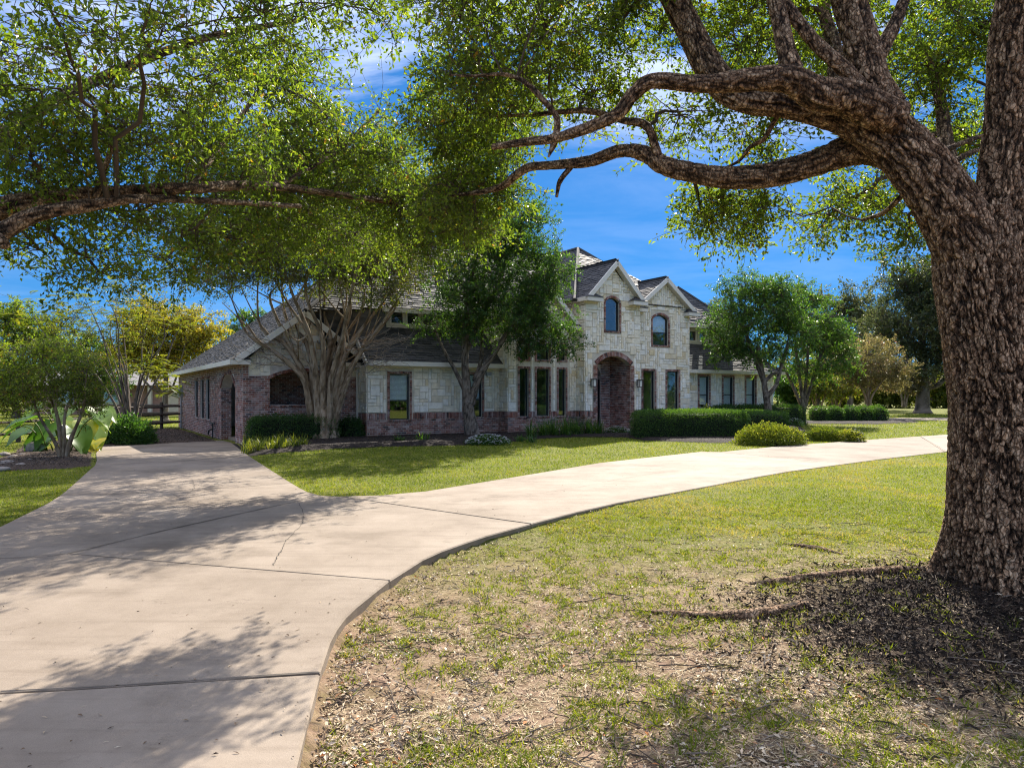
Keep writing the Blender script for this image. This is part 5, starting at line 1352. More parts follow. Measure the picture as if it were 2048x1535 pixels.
bigtree("background_oak_tree", 1420, 815, 75, 70, 590, 760, "hazy oak top showing over the roof of the low wing past the tower", "grey_leaf", 60, 6, Lf=.3)
bigtree("golden_elm_tree", 330, 838, 50, 125, 585, 770, "golden yellow autumn tree behind the brick side wing", "gold_leaf", 150, 6, Lf=.19)
bigtree("background_oak_tree", 500, 820, 68, 60, 610, 760, "green tree top peeping over the roof slope of the brick side wing", "green_leaf", 40, 5, Lf=.24, bias=.2)
bigtree("background_oak_tree", 30, 838, 55, 130, 590, 790, "leafy green tree behind the rail fence, past the small crape myrtle", "oak_leaf", 110, 6, Lf=.2)
bigtree("background_oak_tree", 190, 836, 62, 90, 660, 800, "dark shrubby tree beyond the rail fence near the neighbour's wall", "green_leaf", 60, 5, Lf=.22)
bigtree("background_oak_tree", -150, 840, 45, 160, 520, 780, "broad tree beyond the near end of the rail fence", "myrtle_leaf", 90, 8, Lf=.2)
bigtree("background_oak_tree", 2180, 830, 55, 180, 430, 770, "tall oak across the far drive, hidden behind the massive foreground trunk", "grey_leaf", 90, 9, Lf=.25)
for q, (px, Y, w, tp_, lb) in enumerate(((1600, 85, 60, 740, "low bushes in shade far behind the slim crape myrtle"), (1780, 90, 80, 735, "sunlit thicket far behind the dark oak trunk"), (1900, 88, 70, 745, "bright green thicket beside the big foreground trunk"), (1960, 95, 80, 740, "pale thicket along the far boundary road"), (1690, 95, 60, 750, "mixed thicket beyond the shrub row"))):
    bigtree("thicket_bush", px, 815, Y, w, tp_, 818, lb, ("green_leaf", "lime_leaf", "myrtle_leaf", "grey_leaf", "lime_leaf")[q], 90, 2, Lf=.28, group="bushes along the far boundary", cat="bush")
for q, (x_, y_, w_, lb) in enumerate(((48, 6, 7, "tall oak across the drive, mirrored in the bay windows"), (58, -6, 8, "broad oak across the street mirrored in the front windows"), (52, 20, 7, "shade tree along the side boundary mirrored in the tower windows"), (66, 30, 8, "tall boundary tree past the end of the far drive"), (40, -18, 8, "oak by the street facing the arched entrance"), (75, 12, 9, "large boundary oak beyond the street"), (38, -3, 6, "low spreading oak across the drive mirrored in the sash windows"), (56, -16, 8, "oak beyond the street mirrored in the middle wing windows"), (44, 14, 6, "bushy boundary tree mirrored in the entrance windows"))):
    b0 = np.array([x_, y_, -.02]); t = thing("boundary_tree", b0, lb, "tree", "trees along the street boundary"); ps = [(np.array([b0 - [0, 0, .2], b0 + [0, 0, 1.5], b0 + [.2, .1, 4.0], b0 + [.1, .3, 7.5]]), np.array([.5, .36, .28, .1]))]
    for a_ in range(4): ps.append((np.array([b0 + [0, 0, 2.2], b0 + [math.cos(a_ * 1.6) * 2, math.sin(a_ * 1.6) * 2, 4.5], b0 + [math.cos(a_ * 1.6) * 4, math.sin(a_ * 1.6) * 4, 6.5]]), np.array([.2, .14, .05])))
    for kx, (P, r) in enumerate(ps):
        V, Fs, T = bark(P, r, 10, 24, f=5, amp=.03, s=kx); mob("trunk" if kx == 0 else "limb", V, Fs, "grey_bark", t, tint=T, smooth=True)
    grow(t, skeleton(ps), [(b0 + [0, 0, 6.5], (w_ * .7, w_ * .7, 3.6), 70), (b0 + [w_ * .5, 1, 5], (w_ * .45, w_ * .45, 2.6), 25), (b0 + [-w_ * .5, -1, 5], (w_ * .45, w_ * .45, 2.6), 25), (b0 + [0, -w_ * .5, 3.4], (w_ * .6, w_ * .4, 2.0), 25), (b0 + [0, 0, 1.5], (w_ * 1.0, w_ * .8, 1.7), 75)], "green_leaf", L=.34, W=.2, gs=.55, nc=8, nl=9, tl=.8, tw=.015)
# far woods closing the horizon, one mass
mbw = MB()
for px in list(range(-300, 420, 60)) + list(range(1480, 2400, 55)):
    Y = R.uniform(105, 150); c_ = PX(px, 0, Y); hh = R.uniform(5.5, 9.5); n = 900
    v = rdir(n); P = v * (R.random((n, 1)) ** .4) * np.array([5.5, 4, hh * .55]) + np.array([c_[0], Y, hh * .5]); P[:, 2] = np.maximum(P[:, 2], .2)
    V, T_, tn = leaves(P, rdir(n), rdir(n), R.uniform(.5, 1.0, n), R.uniform(.3, .55, n), np.clip(R.normal(.5, .2, n) + R.normal(0, .1), 0, 1)); mbw.add(V, T_, tn)
tagd(mbw.build("far_woods", "grey_leaf", kind="stuff"), "distant belt of woods closing the horizon behind the gardens", "woods")
# feathery multi-stem tree and small myrtle on the left
Ym = 30
b0 = PX(262, 862, Ym)
ft = thing("feathery_mimosa_tree", b0, "feathery leaved tree fanning many thin grey stems beside the rail fence", "tree"); ps = []
for i in range(13):
    s = -1 + 2 * i / 12; dp = R.uniform(-1, 1)
    P = np.array([b0 + [s * .15, dp * .1, -.2], b0 + [s * .55 - .1, dp * .4, 1.3], b0 + [s * 1.3 - .2, dp * .9, 2.7], b0 + [s * 2.1 - .4 + R.normal(0, .2), dp * 1.5, 4.3 - .5 * abs(s) + R.normal(0, .3)], b0 + [s * 2.9 - .5, dp * 2, 5.8 - abs(s) * 1.2]]); r = np.array([.06, .045, .035, .022, .008])
    ps.append((P, r)); V, Fs, T = bark(P, r, 7, 40, f=6, amp=.008, s=i); mob("stem", V, Fs, "grey_bark", ft, tint=T, smooth=True)
def fronds(parent, skel, blobs, leafm, n_per, L=.42):
    SP, _ = skel; mb = MB(); tb = []; tbr = []
    for c, r, ng in blobs:
        q = rdir(ng) * (R.random((ng, 1)) ** .45) * np.array(r) + np.array(c)
        for p in q:
            dv = norm(np.array([R.normal(), R.normal(), R.uniform(-.1, .5)])); side = norm(np.cross(dv, [0, 0, 1.0])); t = np.linspace(0, 1, n_per)
            pts = p + dv * (t * L)[:, None] + np.array([0, 0, -1.0]) * (t ** 2 * L * .45)[:, None]
            tb.append(pts[[0, n_per // 2, n_per - 1]]); tbr.append([.004, .003, .002])
            for sg in (-1, 1):
                D = np.repeat((side * sg + dv * .35)[None], n_per, 0)
                V, T_, tn = leaves(pts, D, np.repeat([[0, 0, 1.0]], n_per, 0), .17 * np.sin(np.pi * (t * .8 + .15)), .045, np.clip(R.normal(.55, .2) + 0 * t, 0, 1)); mb.add(V, T_, tn)
    mb.build("crown", leafm, parent, kind="stuff")
    V, Q = many_tubes(np.array(tb), np.array(tbr), 3); mob("leaf_stalks", V, Q, "grey_bark", parent, tint=np.full(len(V), .5), kind="stuff")
fronds(ft, skeleton(ps), [blob(290, 730, 29, 60, 30, 1.2, 55), blob(200, 640, 30, 90, 40, 1.4, 70), blob(310, 640, 30, 80, 40, 1.4, 55), blob(120, 600, 30, 60, 30, 1.2, 35), blob(340, 770, 28.5, 25, 25, .8, 30), blob(230, 570, 30, 80, 25, 1.2, 25), blob(60, 640, 30, 60, 30, 1, 26)], "lime_leaf", 12)
grow(ft, skeleton(ps), [blob(220, 680, 30, 110, 60, 1.6, 26), blob(120, 650, 30, 90, 50, 1.4, 22), blob(300, 610, 30, 90, 50, 1.4, 16)], "myrtle_leaf", L=.09, W=.05, gs=.35, nc=6, nl=9, tl=.4, tw=.006, crown_name="foliage")
b0 = GP(128, 917)
sm = thing("small_crape_myrtle", b0, "small bushy crape myrtle with tan stems in the mulch bed beside the drive", "tree"); ps = []
Yb = b0[1]
for (xs1, xs2, xs3) in ((-18, -45, -75), (-10, -22, -40), (-3, -5, -10), (4, 12, 20), (10, 26, 45), (14, 40, 62)):
    P = np.array([b0 + [xs1 * .15 / F * Yb, R.uniform(-.05, .05), -.15], b0 + [xs1 / F * Yb, R.uniform(-.1, .1), .45], b0 + [xs2 / F * Yb, R.uniform(-.25, .25), 1.25], b0 + [xs3 / F * Yb, R.uniform(-.5, .5), 2.2]]); r = np.array([.055, .045, .032, .012])
    ps.append((P, r)); V, Fs, T = bark(P, r, 10, 40, f=8, amp=.01, s=int(xs1) + 90); mob("stem", V, Fs, "myrtle_bark", sm, tint=T, smooth=True)
grow(sm, skeleton(ps), [blob(110, 760, Yb, 80, 55, 1.0, 60), blob(40, 770, Yb, 60, 55, .9, 45), blob(170, 760, Yb, 50, 50, .9, 34), blob(90, 700, Yb, 70, 30, .9, 30), blob(10, 800, Yb, 50, 40, .8, 26), blob(180, 810, Yb, 30, 25, .6, 12)], "oak_leaf", L=.065, W=.036, gs=.2, nc=8, nl=9, tl=.28, tw=.004, bias=.08)
# ------------------------------------------------------------------ planting beds
def sheet(name, poly, z0, m, fn=drive_z, res=.35):
    P = np.array([p[:2] for p in poly]); lo, hi = P.min(0), P.max(0)
    from mathutils import geometry as mg
    # boundary plus interior points, triangulated
    b = []
    for i in range(len(P)):
        a, c = P[i], P[(i + 1) % len(P)]; n_ = max(1, int(np.linalg.norm(c - a) / res))
        b += [a + (c - a) * k_ / n_ for k_ in range(n_)]
    nb_ = len(b)
    gx_, gy_ = np.meshgrid(np.arange(lo[0], hi[0], res), np.arange(lo[1], hi[1], res)); pts = np.column_stack([gx_.ravel(), gy_.ravel()]) + R.normal(0, res * .12, (gx_.size, 2))
    pts = pts[pip(pts[:, 0], pts[:, 1], P)]
    ba = np.array(b); dd = np.min(np.linalg.norm(pts[:, None] - ba[None], axis=2), 1); pts = pts[dd > res * .5]
    allp = np.concatenate([ba, pts])
    v2, _, f2, *_ = mg.delaunay_2d_cdt([Vector(p) for p in allp], [(i, (i + 1) % nb_) for i in range(nb_)], [], 1, 1e-5)
    V = np.array([[v.x, v.y, 0] for v in v2]); f2 = [f for f in f2 if len(f) == 3]
    db = np.min(np.linalg.norm(V[:, None, :2] - ba[None], axis=2), 1)
    V[:, 2] = fn(V[:, 0], V[:, 1]) + z0 + np.minimum(db, .5) * .12 - .03 * (db < .02) + (fbm(np.column_stack([V[:, :2] * 3, V[:, 2]]), 3, 4) - .44) * .05
    return mob(name, V, np.array(f2), m, smooth=True, kind="structure"), P
bed_front = [g(458, 884)[:2], g(500, 911)[:2], g(560, 905)[:2], g(640, 898)[:2], g(780, 892)[:2], g(900, 890)[:2], g(1000, 886)[:2], g(1060, 878)[:2], g(1150, 873)[:2], g(1250, 874)[:2], g(1290, 880)[:2], g(1400, 884)[:2], g(1500, 886)[:2], g(1550, 892)[:2], g(1612, 888)[:2], g(1625, 872)[:2], g(1600, 852)[:2]]
B_ = lambda u, v: np.array(HW(u, v, 0)[:2])
bed_front += [B_(24.0, .2), B_(16, .2), B_(12.6, -.6), B_(9, -.6), B_(6, .3), B_(.2, .3), B_(-.2, 1.2), B_(-4.1, 1.2), B_(-4.4, .6)]
bed, bed_poly = sheet("mulch_bed", bed_front, .02, "mulch", res=.45)
bedl, bedl_poly = sheet("left_mulch_bed", [g(-60, 942)[:2], g(60, 938)[:2], g(130, 936)[:2], g(189, 930)[:2], g(191, 905)[:2], g(200, 894)[:2], g(300, 888.5)[:2], g(430, 883)[:2], np.array(HW(-4.45, 3.4, 0)[:2]), np.array(HW(-4.45, 17, 0)[:2]), np.array([-19.5, 36.0]), np.array([-17.5, 25.0])], .0, "mulch_brown", res=.6)
bedr, bedr_poly = sheet("right_mulch_bed", [np.array([16.5, 39.5]), np.array([20.2, 38.8]), np.array([24.2, 41.6]), np.array([24.8, 44.0]), np.array([21.5, 44.6]), np.array([16.8, 43.2])], .03, "mulch", res=.5)

def bits(name, poly, n, fn, m="mulch_bits", l=.05, w=.018, zoff=.05):
    lo, hi = poly.min(0), poly.max(0); q = R.random((n * 4, 2)) * (hi - lo) + lo; q = q[pip(q[:, 0], q[:, 1], poly)][:n]
    n = len(q); P = np.column_stack([q, fn(q[:, 0], q[:, 1]) + zoff]); D = rdir(n); D[:, 2] *= .25
    V, T_, tn = leaves(P, D, norm(rdir(n) * .35 + [0, 0, 1]), l * R.uniform(.5, 1.4, n), w, R.random(n) ** 1.5)
    return mob(name, V, T_, m, tint=tn, kind="stuff", label=None)
tagd(bits("mulch_chips", bed_poly, 9000, drive_z, zoff=.085), "dark mulch chips in the long bed before the house", "mulch")
tagd(bits("brown_mulch_chips", bedl_poly, 7000, drive_z, zoff=.07), "brown mulch chips in the bed of the small crape myrtle", "mulch")

def round_pts(n, cx, cy, w, d, h, exps=4.0):
    """random points on a clipped, soft-cornered block; returns points and outward normals"""
    v = rdir(n); v[:, 2] = np.abs(v[:, 2]) * 1.0 - .0
    s = (np.abs(v) ** exps).sum(1) ** (-1 / exps); p = v * s[:, None]
    nn = norm(np.sign(p) * np.abs(p) ** (exps - 1) / np.array([w, d, h]))
    return p, nn
def hedge(name, c, w, d, h, label, leafm="hedge_leaf", rz=0.0, n=9000, L=.05, W=.026, exps=7.0, fuzz=.05, cat="hedge", group=None, core=True, bias=0, lumps=.10):
    """c: centre on the ground"""
    t = thing(name, c, label, cat, group); ca, sa = math.cos(rz), math.sin(rz)
    def place(p): return np.column_stack([p[:, 0] * ca - p[:, 1] * sa, p[:, 0] * sa + p[:, 1] * ca, p[:, 2]])
    sizes = np.array([w / 2, d / 2, h])
    # even cover: sample faces by area
    k_ = n; ar = np.array([w * d, w * h * 2, d * h * 2]); pick = R.choice(3, k_, p=ar / ar.sum()); v = R.uniform(-1, 1, (k_, 3)); v[:, 2] = np.abs(v[:, 2])
    v[pick == 0, 2] = 1; v[pick == 1, 1] = np.sign(v[pick == 1, 1]); v[pick == 2, 0] = np.sign(v[pick == 2, 0])
    s = (np.abs(v) ** exps).sum(1) ** (-1 / exps); p = v * s[:, None]
    nn = norm(np.sign(p) * np.abs(p) ** (exps - 1) / sizes); p = p * sizes
    lump = (fbm(p * 2.6 + np.array(c) , 3, 3) - .44) * 2
    depth = R.random(k_) ** 1.6 * .10
    p = p + nn * (lump * lumps + R.normal(0, fuzz, k_) - depth)[:, None]
    p[:, 2] = np.maximum(p[:, 2], .03)
    D = norm(nn * .5 + rdir(k_) * .8 + [0, 0, .45]); N_ = norm(nn * .8 + rdir(k_) * .6)
    V, T_, tn = leaves(place(p) + np.array(c), place(D), place(N_), L * R.uniform(.6, 1.3, k_), W, np.clip(.45 + bias + lump * .25 + R.normal(0, .16, k_), 0, 1))
    mob("foliage", V, T_, leafm, t, tint=tn, kind="stuff")
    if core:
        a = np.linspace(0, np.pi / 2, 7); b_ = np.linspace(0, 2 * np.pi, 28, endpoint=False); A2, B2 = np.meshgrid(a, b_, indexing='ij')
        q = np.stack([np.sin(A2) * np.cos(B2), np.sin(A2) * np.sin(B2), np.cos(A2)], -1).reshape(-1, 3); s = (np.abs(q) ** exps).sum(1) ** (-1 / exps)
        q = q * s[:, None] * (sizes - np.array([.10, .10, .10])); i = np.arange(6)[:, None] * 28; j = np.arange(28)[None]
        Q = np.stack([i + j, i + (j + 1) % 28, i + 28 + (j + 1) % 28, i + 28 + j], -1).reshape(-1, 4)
        mob("light_block_core", place(q) + np.array(c), Q, "hedge_core", t)  # dark hull added inside the leaves to block light, not real branches
    return t
def gpz(px, py): return GP(px, py)
# clipped hedge before the brick gable
c = np.array(HW(-2.75, -.05, -.06)); hedge("clipped_hedge", c, 3.1, .9, .93, "low dark clipped hedge before the brick porch wall", rz=TH * .85, n=11000, L=.055, W=.03, group=None, bias=-.12)
hedge("round_shrub", np.array(HW(-.55, .25, -.02)), .95, .8, .78, "small dark shrub between the tan stems and the stone wing", n=3000, L=.06, W=.035, cat="shrub", exps=3, bias=-.1)
# clipped box hedges before the tower
hc = (PX(1265, 0, 26.5)[0] + PX(1495, 0, 26.5)[0]) / 2
hedge("clipped_hedge", (hc, 26.6, .0), 4.3, 1.5, 1.02, "long clipped box hedge beside the entrance step", rz=math.radians(4), n=24000, L=.05, W=.026, lumps=.05, fuzz=.03, exps=9)
hedge("clipped_hedge", (10.6, 30.2, 0), 2.3, 1.4, .88, "shorter clipped box hedge at the end of the long one", rz=math.radians(8), n=9000, L=.05, W=.028, lumps=.05, fuzz=.03, exps=9)
hedge("clipped_hedge", (10.4, 33.5, 0), 5.2, 1.3, .86, "clipped hedge behind the yellow-green shrub, in front of the trunk", rz=math.radians(20), n=9000, L=.055, W=.03, lumps=.05, fuzz=.03, exps=8)
c = np.array(HW(20.6, -1.15, 0)); hedge("dark_hedge", c, 7.6, 1.1, 1.05, "dark shaded hedge along the low wing past the tower", rz=TH, n=12000, L=.07, W=.04, lumps=.12, bias=-.2)
# lime shrubs
def shrub(name, px, py, wpx, hpx, label, leafm, n, L=.06, W=.03, dep=1.0, group=None, bias=0.0, flowers=0, cat="shrub", gs=.16):
    b0 = GP(px, py); Y = b0[1]; t = thing(name, b0, label, cat, group); w = wpx / F * Y / 2; h = hpx / F * Y
    P = []; stems = []
    for i in range(26):
        a = R.uniform(0, 2 * np.pi); rr_ = math.sqrt(R.random()); e = b0 + [math.cos(a) * w * rr_, math.sin(a) * dep * rr_, h * (1 - .45 * rr_ ** 2) * R.uniform(.75, 1.05)]
        stems.append(catmull([b0 + [0, 0, .0] + R.normal(0, .08, 3) * [1, 1, 0], (b0 + e) / 2 + [0, 0, .1 * h], e], 6)); P.append(e)
    V, Q = many_tubes(np.array(stems), np.full((26, 6), .008), 4); mob("stems", V, Q, "branch_bark", t, tint=np.full(len(V), .5), kind="stuff")
    v = rdir(n); v[:, 2] = np.abs(v[:, 2]); p = v * (R.random((n, 1)) ** .4) * np.array([w, dep, h * .92]) ; p = p * (1 + .28 * (fbm(v * 3 + b0, 3, 6) - .44)[:, None] * 2)
    p[:, 2] = np.maximum(p[:, 2], .04)
    p = p + b0 + R.normal(0, .03, (n, 3)); D = norm(v * .7 + rdir(n) * .8 + [0, 0, .25])
    V, T_, tn = leaves(p, D, norm(rdir(n) + [0, 0, .5]), L * R.uniform(.6, 1.3, n), W, np.clip(.5 + bias + R.normal(0, .2, n), 0, 1)); mob("foliage", V, T_, leafm, t, tint=tn, kind="stuff")
    if flowers:
        v = rdir(flowers); v[:, 2] = np.abs(v[:, 2]); p = v * np.array([w, dep, h]) * 1.0 + b0 + [0, 0, .03]
        p = np.repeat(p, 5, 0); a = np.tile(np.arange(5) * 2 * np.pi / 5, flowers); D = np.column_stack([np.cos(a), np.sin(a), .3 + 0 * a])
        V, T_, tn = leaves(p, D, np.tile([[0, 0, 1.0]], (len(p), 1)), .032, .028, np.full(len(p), .5)); mob("flowers", V, T_, "petal", t, tint=tn, kind="stuff")
    return t
shrub("lime_shrub", 1540, 888, 145, 42, "loose yellow-green shrub at the corner of the drive by the hedge", "lime_leaf", 9000, L=.075, W=.04, dep=.8)
shrub("lime_shrub", 1650, 880, 85, 28, "low green shrub across the walk from the yellow-green one", "lime_leaf", 4200, L=.07, W=.04, dep=.6, bias=-.18)
shrub("lime_shrub", 1700, 882, 55, 24, "pale variegated low shrub at the lawn corner by the drive", "lime_leaf", 2600, L=.065, W=.04, dep=.5, bias=.15, flowers=40)
shrub("flowering_shrub", 1410, 858, 34, 52, "pale flowering shrub rising above the long clipped hedge", "lime_leaf", 1800, L=.08, W=.05, dep=.5, bias=.1, flowers=140)
shrub("white_flower_patch", 976, 888, 92, 19, "patch of small white flowers in dark mulch under the forked tree", "green_leaf", 3000, L=.05, W=.03, dep=.45, flowers=330, cat="flowers")
shrub("white_flower_patch", 1235, 868, 55, 15, "white flowers beside the entrance step", "green_leaf", 1600, L=.05, W=.03, dep=.4, flowers=160, cat="flowers")
shrub("white_flower_patch", 1590, 852, 34, 16, "white flowers at the foot of the shaded hedge near the slender stems", "green_leaf", 1000, L=.06, W=.035, dep=.4, flowers=110, cat="flowers")
shrub("porch_plant", 1212, 856, 26, 40, "leafy pot-sized plant beside the arched front door", "green_leaf", 700, L=.14, W=.05, dep=.3, bias=.1, cat="plant")
shrub("dark_shrub", 252, 888, 112, 62, "rounded dark green shrub at the end of the drive", "green_leaf", 7000, L=.11, W=.05, dep=.9, bias=-.12)
for q, (px, lb) in enumerate(((1637, "round clipped shrub ending the row beside the slender stemmed tree"), (1668, "round clipped shrub inside the row by the far drive"), (1700, "round clipped shrub inside the row by the far drive"), (1728, "round clipped shrub inside the row by the far drive"), (1755, "round clipped shrub ending the row next to the far drive"))):
    Y = 42.0 + q * .15; hedge("round_shrub", ((px - 1024) / F * Y, Y, .02), 1.1, 1.1, .92, lb, n=1700, L=.085, W=.05, exps=2.6, cat="shrub", group="row of round clipped shrubs", bias=-.1)

# strap-leaved clumps
def straps(name, spots, label, m, Lm, W_, nb_, cat="plant", group=None, spread=.6):
    out_ = []
    for px, py, sc in spots:
        b0 = GP(px, py); mbk = MB(); n = nb_
        a = R.uniform(0, 2 * np.pi, n); rr_ = R.random(n); L_ = Lm * sc * R.uniform(.6, 1.15, n); t = np.linspace(0, 1, 5)
        hd = np.column_stack([np.cos(a), np.sin(a), 0 * a]); sd = np.column_stack([-np.sin(a), np.cos(a), 0 * a])
        rt = b0 + np.column_stack([R.normal(0, .09 * sc, n), R.normal(0, .09 * sc, n), np.full(n, -.02)])
        C = rt[:, None] + hd[:, None] * (spread * L_ * (.3 + rr_))[:, None, None] * (t ** 1.6)[None, :, None] + np.array([0, 0, 1.0]) * (L_[:, None] * (t - .55 * rr_[:, None] * t ** 2.4))[:, :, None]
        wv = (W_ * np.array([.7, 1, .9, .6, .05]))[None, :, None]; V = np.stack([C + sd[:, None] * wv, C - sd[:, None] * wv], 2).reshape(-1, 3)
        i = (np.arange(n) * 10)[:, None] + (np.arange(4) * 2)[None]; Q = np.stack([i, i + 1, i + 3, i + 2], -1).reshape(-1, 4)
        tt = np.repeat(np.clip(R.normal(.5, .2, n), 0, 1), 10)
        out_.append((b0, V, Q, tt))
    for (b0, V, Q, tt), lb in zip(out_, label if isinstance(label, list) else [label] * len(out_)):
        t = thing(name, b0, lb, cat, group); mob("blades", V, Q, m, t, tint=tt, kind="stuff")
straps("border_grass_clump", [(498, 905, 1), (522, 903, 1), (545, 901, .9), (568, 899, 1), (590, 896, .9), (607, 893, .8), (510, 896, .9), (535, 894, .9), (560, 892, .9)], "pale green arching border grass clump before the low dark hedge", "lime_leaf", .55, .008, 70, group="border grass before the hedge")
straps("iris_clump", [(1062, 876, 1), (1085, 874, 1.1), (1108, 873, 1.1), (1132, 872, 1.2), (1155, 871, 1.1), (1178, 870, 1.1), (1198, 870, 1), (1100, 868, 1.1), (1145, 866, 1.1), (1180, 864, 1)], "dark green strap-leaved clump below the tall bay windows", "hedge_leaf", .75, .014, 80, group="strap-leaved clumps below the bay")
straps("fern_clump", [(800, 884, 1), (845, 883, 1.1), (1040, 882, .8), (1063, 884, .9)], ["small dark fern in the mulch below the sash window", "bright small fern between the sash window and the forked tree", "small fern tuft between the white flower patch and the strap-leaved clumps", "small green tuft before the strap-leaved clumps"], "green_leaf", .36, .014, 46, spread=1.0)

# elephant ears left of the drive
ee = thing("elephant_ear_plant", GP(120, 905), "large elephant ear plant with huge green and yellowing leaves behind the small myrtle", "plant")
def big_leaf(p, d, size, tint_, root):
    d = norm(np.array(d, float)); s = norm(np.cross(d, [0, 0, 1.0])); nn = np.cross(s, d); nu = 9
    prof = [(-.28, .30), (-.22, .42), (-.05, .50), (.15, .50), (.35, .43), (.55, .32), (.75, .18), (.90, .07), (1.0, .0)]
    V = []; 
    for x, w_ in prof:
        dz = -.30 * max(0, x) ** 2 * size
        for e in (-1, -.5, 0, .5, 1):
            wav = .03 * math.sin(x * 9 + e * 4) * abs(e); x2 = x if e != 0 or x > -.1 else -.02
            V.append(p + d * x2 * size + s * e * w_ * size + nn * ((.16 * abs(e) ** 1.3 * w_ * 1.4 + wav) * size) + np.array([0, 0, dz]))
    i = (np.arange(8) * 5)[:, None] + np.arange(4)[None]; Q = np.stack([i, i + 1, i + 6, i + 5], -1).reshape(-1, 4)
    lf = mob("leaf", np.array(V), Q, "big_leaf", ee, tint=np.clip(tint_ + R.normal(0, .04, len(V)), 0, 1), smooth=True)
    V, Fs, *_ = tube([root, (root + p) / 2 + [0, 0, .25], p], [.022, .018, .010], 6, 10); mob("stalk", V, Fs, "lime_leaf", lf, tint=np.full(len(V), .3), smooth=True)
c0 = GP(120, 905)
specs = [(60, 838, .75, .5), (80, 812, .7, .75), (100, 850, .8, .35), (130, 820, .7, .7), (150, 840, .8, .8), (175, 822, .75, .78), (195, 828, .7, .74), (205, 838, .6, .8), (185, 862, .8, .78), (165, 880, .7, .55), (192, 880, .55, .88), (186, 900, .5, .90), (100, 880, .85, .3), (80, 875, .8, .25), (60, 860, .8, .4), (115, 900, .5, .9), (150, 862, .85, .5), (125, 862, .8, .3), (40, 850, .6, .45), (210, 818, .55, .7), (90, 895, .6, .35), (170, 850, .7, .85)]
for px, py, sz, tn in specs:
    Y = c0[1] + R.uniform(-.5, 1.3); p = PX(px, py, Y); root = np.array([c0[0] + (p[0] - c0[0]) * .35, Y + .1, gzf(c0[0], Y) - .02]); p[2] = max(p[2], root[2] + .2)
    big_leaf(p, [(px - 120) * .012 + R.normal(0, .25), -.9 + R.normal(0, .35), -.45 + R.normal(0, .2)], sz * 1.0, tn, root)
# rounded pot-like stone and edging stones of the left bed
def boulder(name, c, r, sq, label, cat, seed, m="rock", group=None):
    a = np.linspace(0, np.pi, 9); b_ = np.linspace(0, 2 * np.pi, 14, endpoint=False); A2, B2 = np.meshgrid(a, b_, indexing='ij'); q = np.stack([np.sin(A2) * np.cos(B2), np.sin(A2) * np.sin(B2), np.cos(A2)], -1).reshape(-1, 3)
    q = q * (1 + .45 * (fbm(q * 1.8 + seed * 5.1, 3, seed) - .44)[:, None]) * np.array([r, r * .8, r * sq]); i = np.arange(8)[:, None] * 14; j = np.arange(14)[None]
    Q = np.stack([i + j, i + 14 + j, i + 14 + (j + 1) % 14, i + (j + 1) % 14], -1).reshape(-1, 4)
    solo(name, q + np.array(c), Q, m, c, label, cat, smooth=True, group=group)
b0 = GP(70, 905); boulder("boulder", b0 + [0, 0, .12], .26, .75, "round grey boulder beneath the elephant ear leaves", "boulder", 3)
for q, (px, py, r) in enumerate(((8, 910, .18), (28, 915, .15), (45, 911, .13), (15, 928, .2), (40, 932, .14), (5, 940, .16), (60, 922, .1))):
    b0 = GP(px, py); boulder("edging_stone", b0 + [0, 0, .02], r, .4, "flat pale stone edging the mulch bed of the elephant ears", "stone", q + 10, group="edging stones of the left bed")

# ------------------------------------------------------------------ fence and the neighbour's house
fence = thing("rail_fence", (-18.7, 32, -.3), "dark weathered post-and-rail fence running back to the house corner", "fence")
A0, A1 = np.array([-19.3, 22.0]), np.array([-18.4, 39.5])
for i in range(8):
    p = A0 + (A1 - A0) * i / 7; z0 = gzf(*p); V, Fs, *_ = tube([(p[0], p[1], z0 - .3), (p[0], p[1], z0 + 1.45)], [.09, .085], 8); mob("post", V, Fs, "old_wood", fence)
for z in (.35, .78, 1.22):
    for i in range(7):
        p = A0 + (A1 - A0) * i / 7; q_ = A0 + (A1 - A0) * (i + 1) / 7
        V, Fs, *_ = tube([(p[0] + .06, p[1], gzf(*p) + z + R.normal(0, .015)), (q_[0] + .06, q_[1], gzf(*q_) + z + R.normal(0, .015))], [.06, .06], 6); mob("rail", V, Fs, "old_wood", fence)
f2 = thing("rail_fence", (-17.8, 40.4, -.3), "short dark rail fence closing the gap beside the brick side wall", "fence")
C0, C1 = np.array([-21.8, 40.6]), np.array([-19.35, 40.9])
for i in range(2):
    p = C0 + (C1 - C0) * i; V, Fs, *_ = tube([(p[0], p[1], -.5), (p[0], p[1], 2.0 if i else 1.4)], [.13, .12], 8); mob("post", V, Fs, "old_wood", f2)
for z in (.25, .75, 1.2):
    V, Fs, *_ = tube([(C0[0], C0[1] - .1, -.2 + z), (C1[0], C1[1] - .1, -.2 + z)], [.09, .09], 6); mob("rail", V, Fs, "old_wood", f2)
nbh = thing("neighbour_house", (-36, 66, 0), "low pink brick neighbouring house with pale roof beyond the fence", "house")
NB = lambda a, b, c: (-46 + a, 66 + b + .12 * a, c)
mob("wall", box8(NB, 0, 16, 0, 7, -.4, 2.6), BOXF, "pink_brick", nbh)
V = [NB(-.6, -.7, 2.55), NB(16.6, -.7, 2.55), NB(16.6, 7.7, 2.55), NB(-.6, 7.7, 2.55), NB(2.5, 3.5, 4.6), NB(13.5, 3.5, 4.6)]
mob("roof", V, [np.array([[0, 1, 5, 4], [2, 3, 4, 5]]), np.array([[1, 2, 5], [3, 0, 4]]), np.array([[3, 2, 1, 0]])], "pale_roof", nbh)
mob("garage_door", box8(NB, 12.3, 15.0, -.06, -.01, -.3, 2.0), BOXF, "garage", nbh)
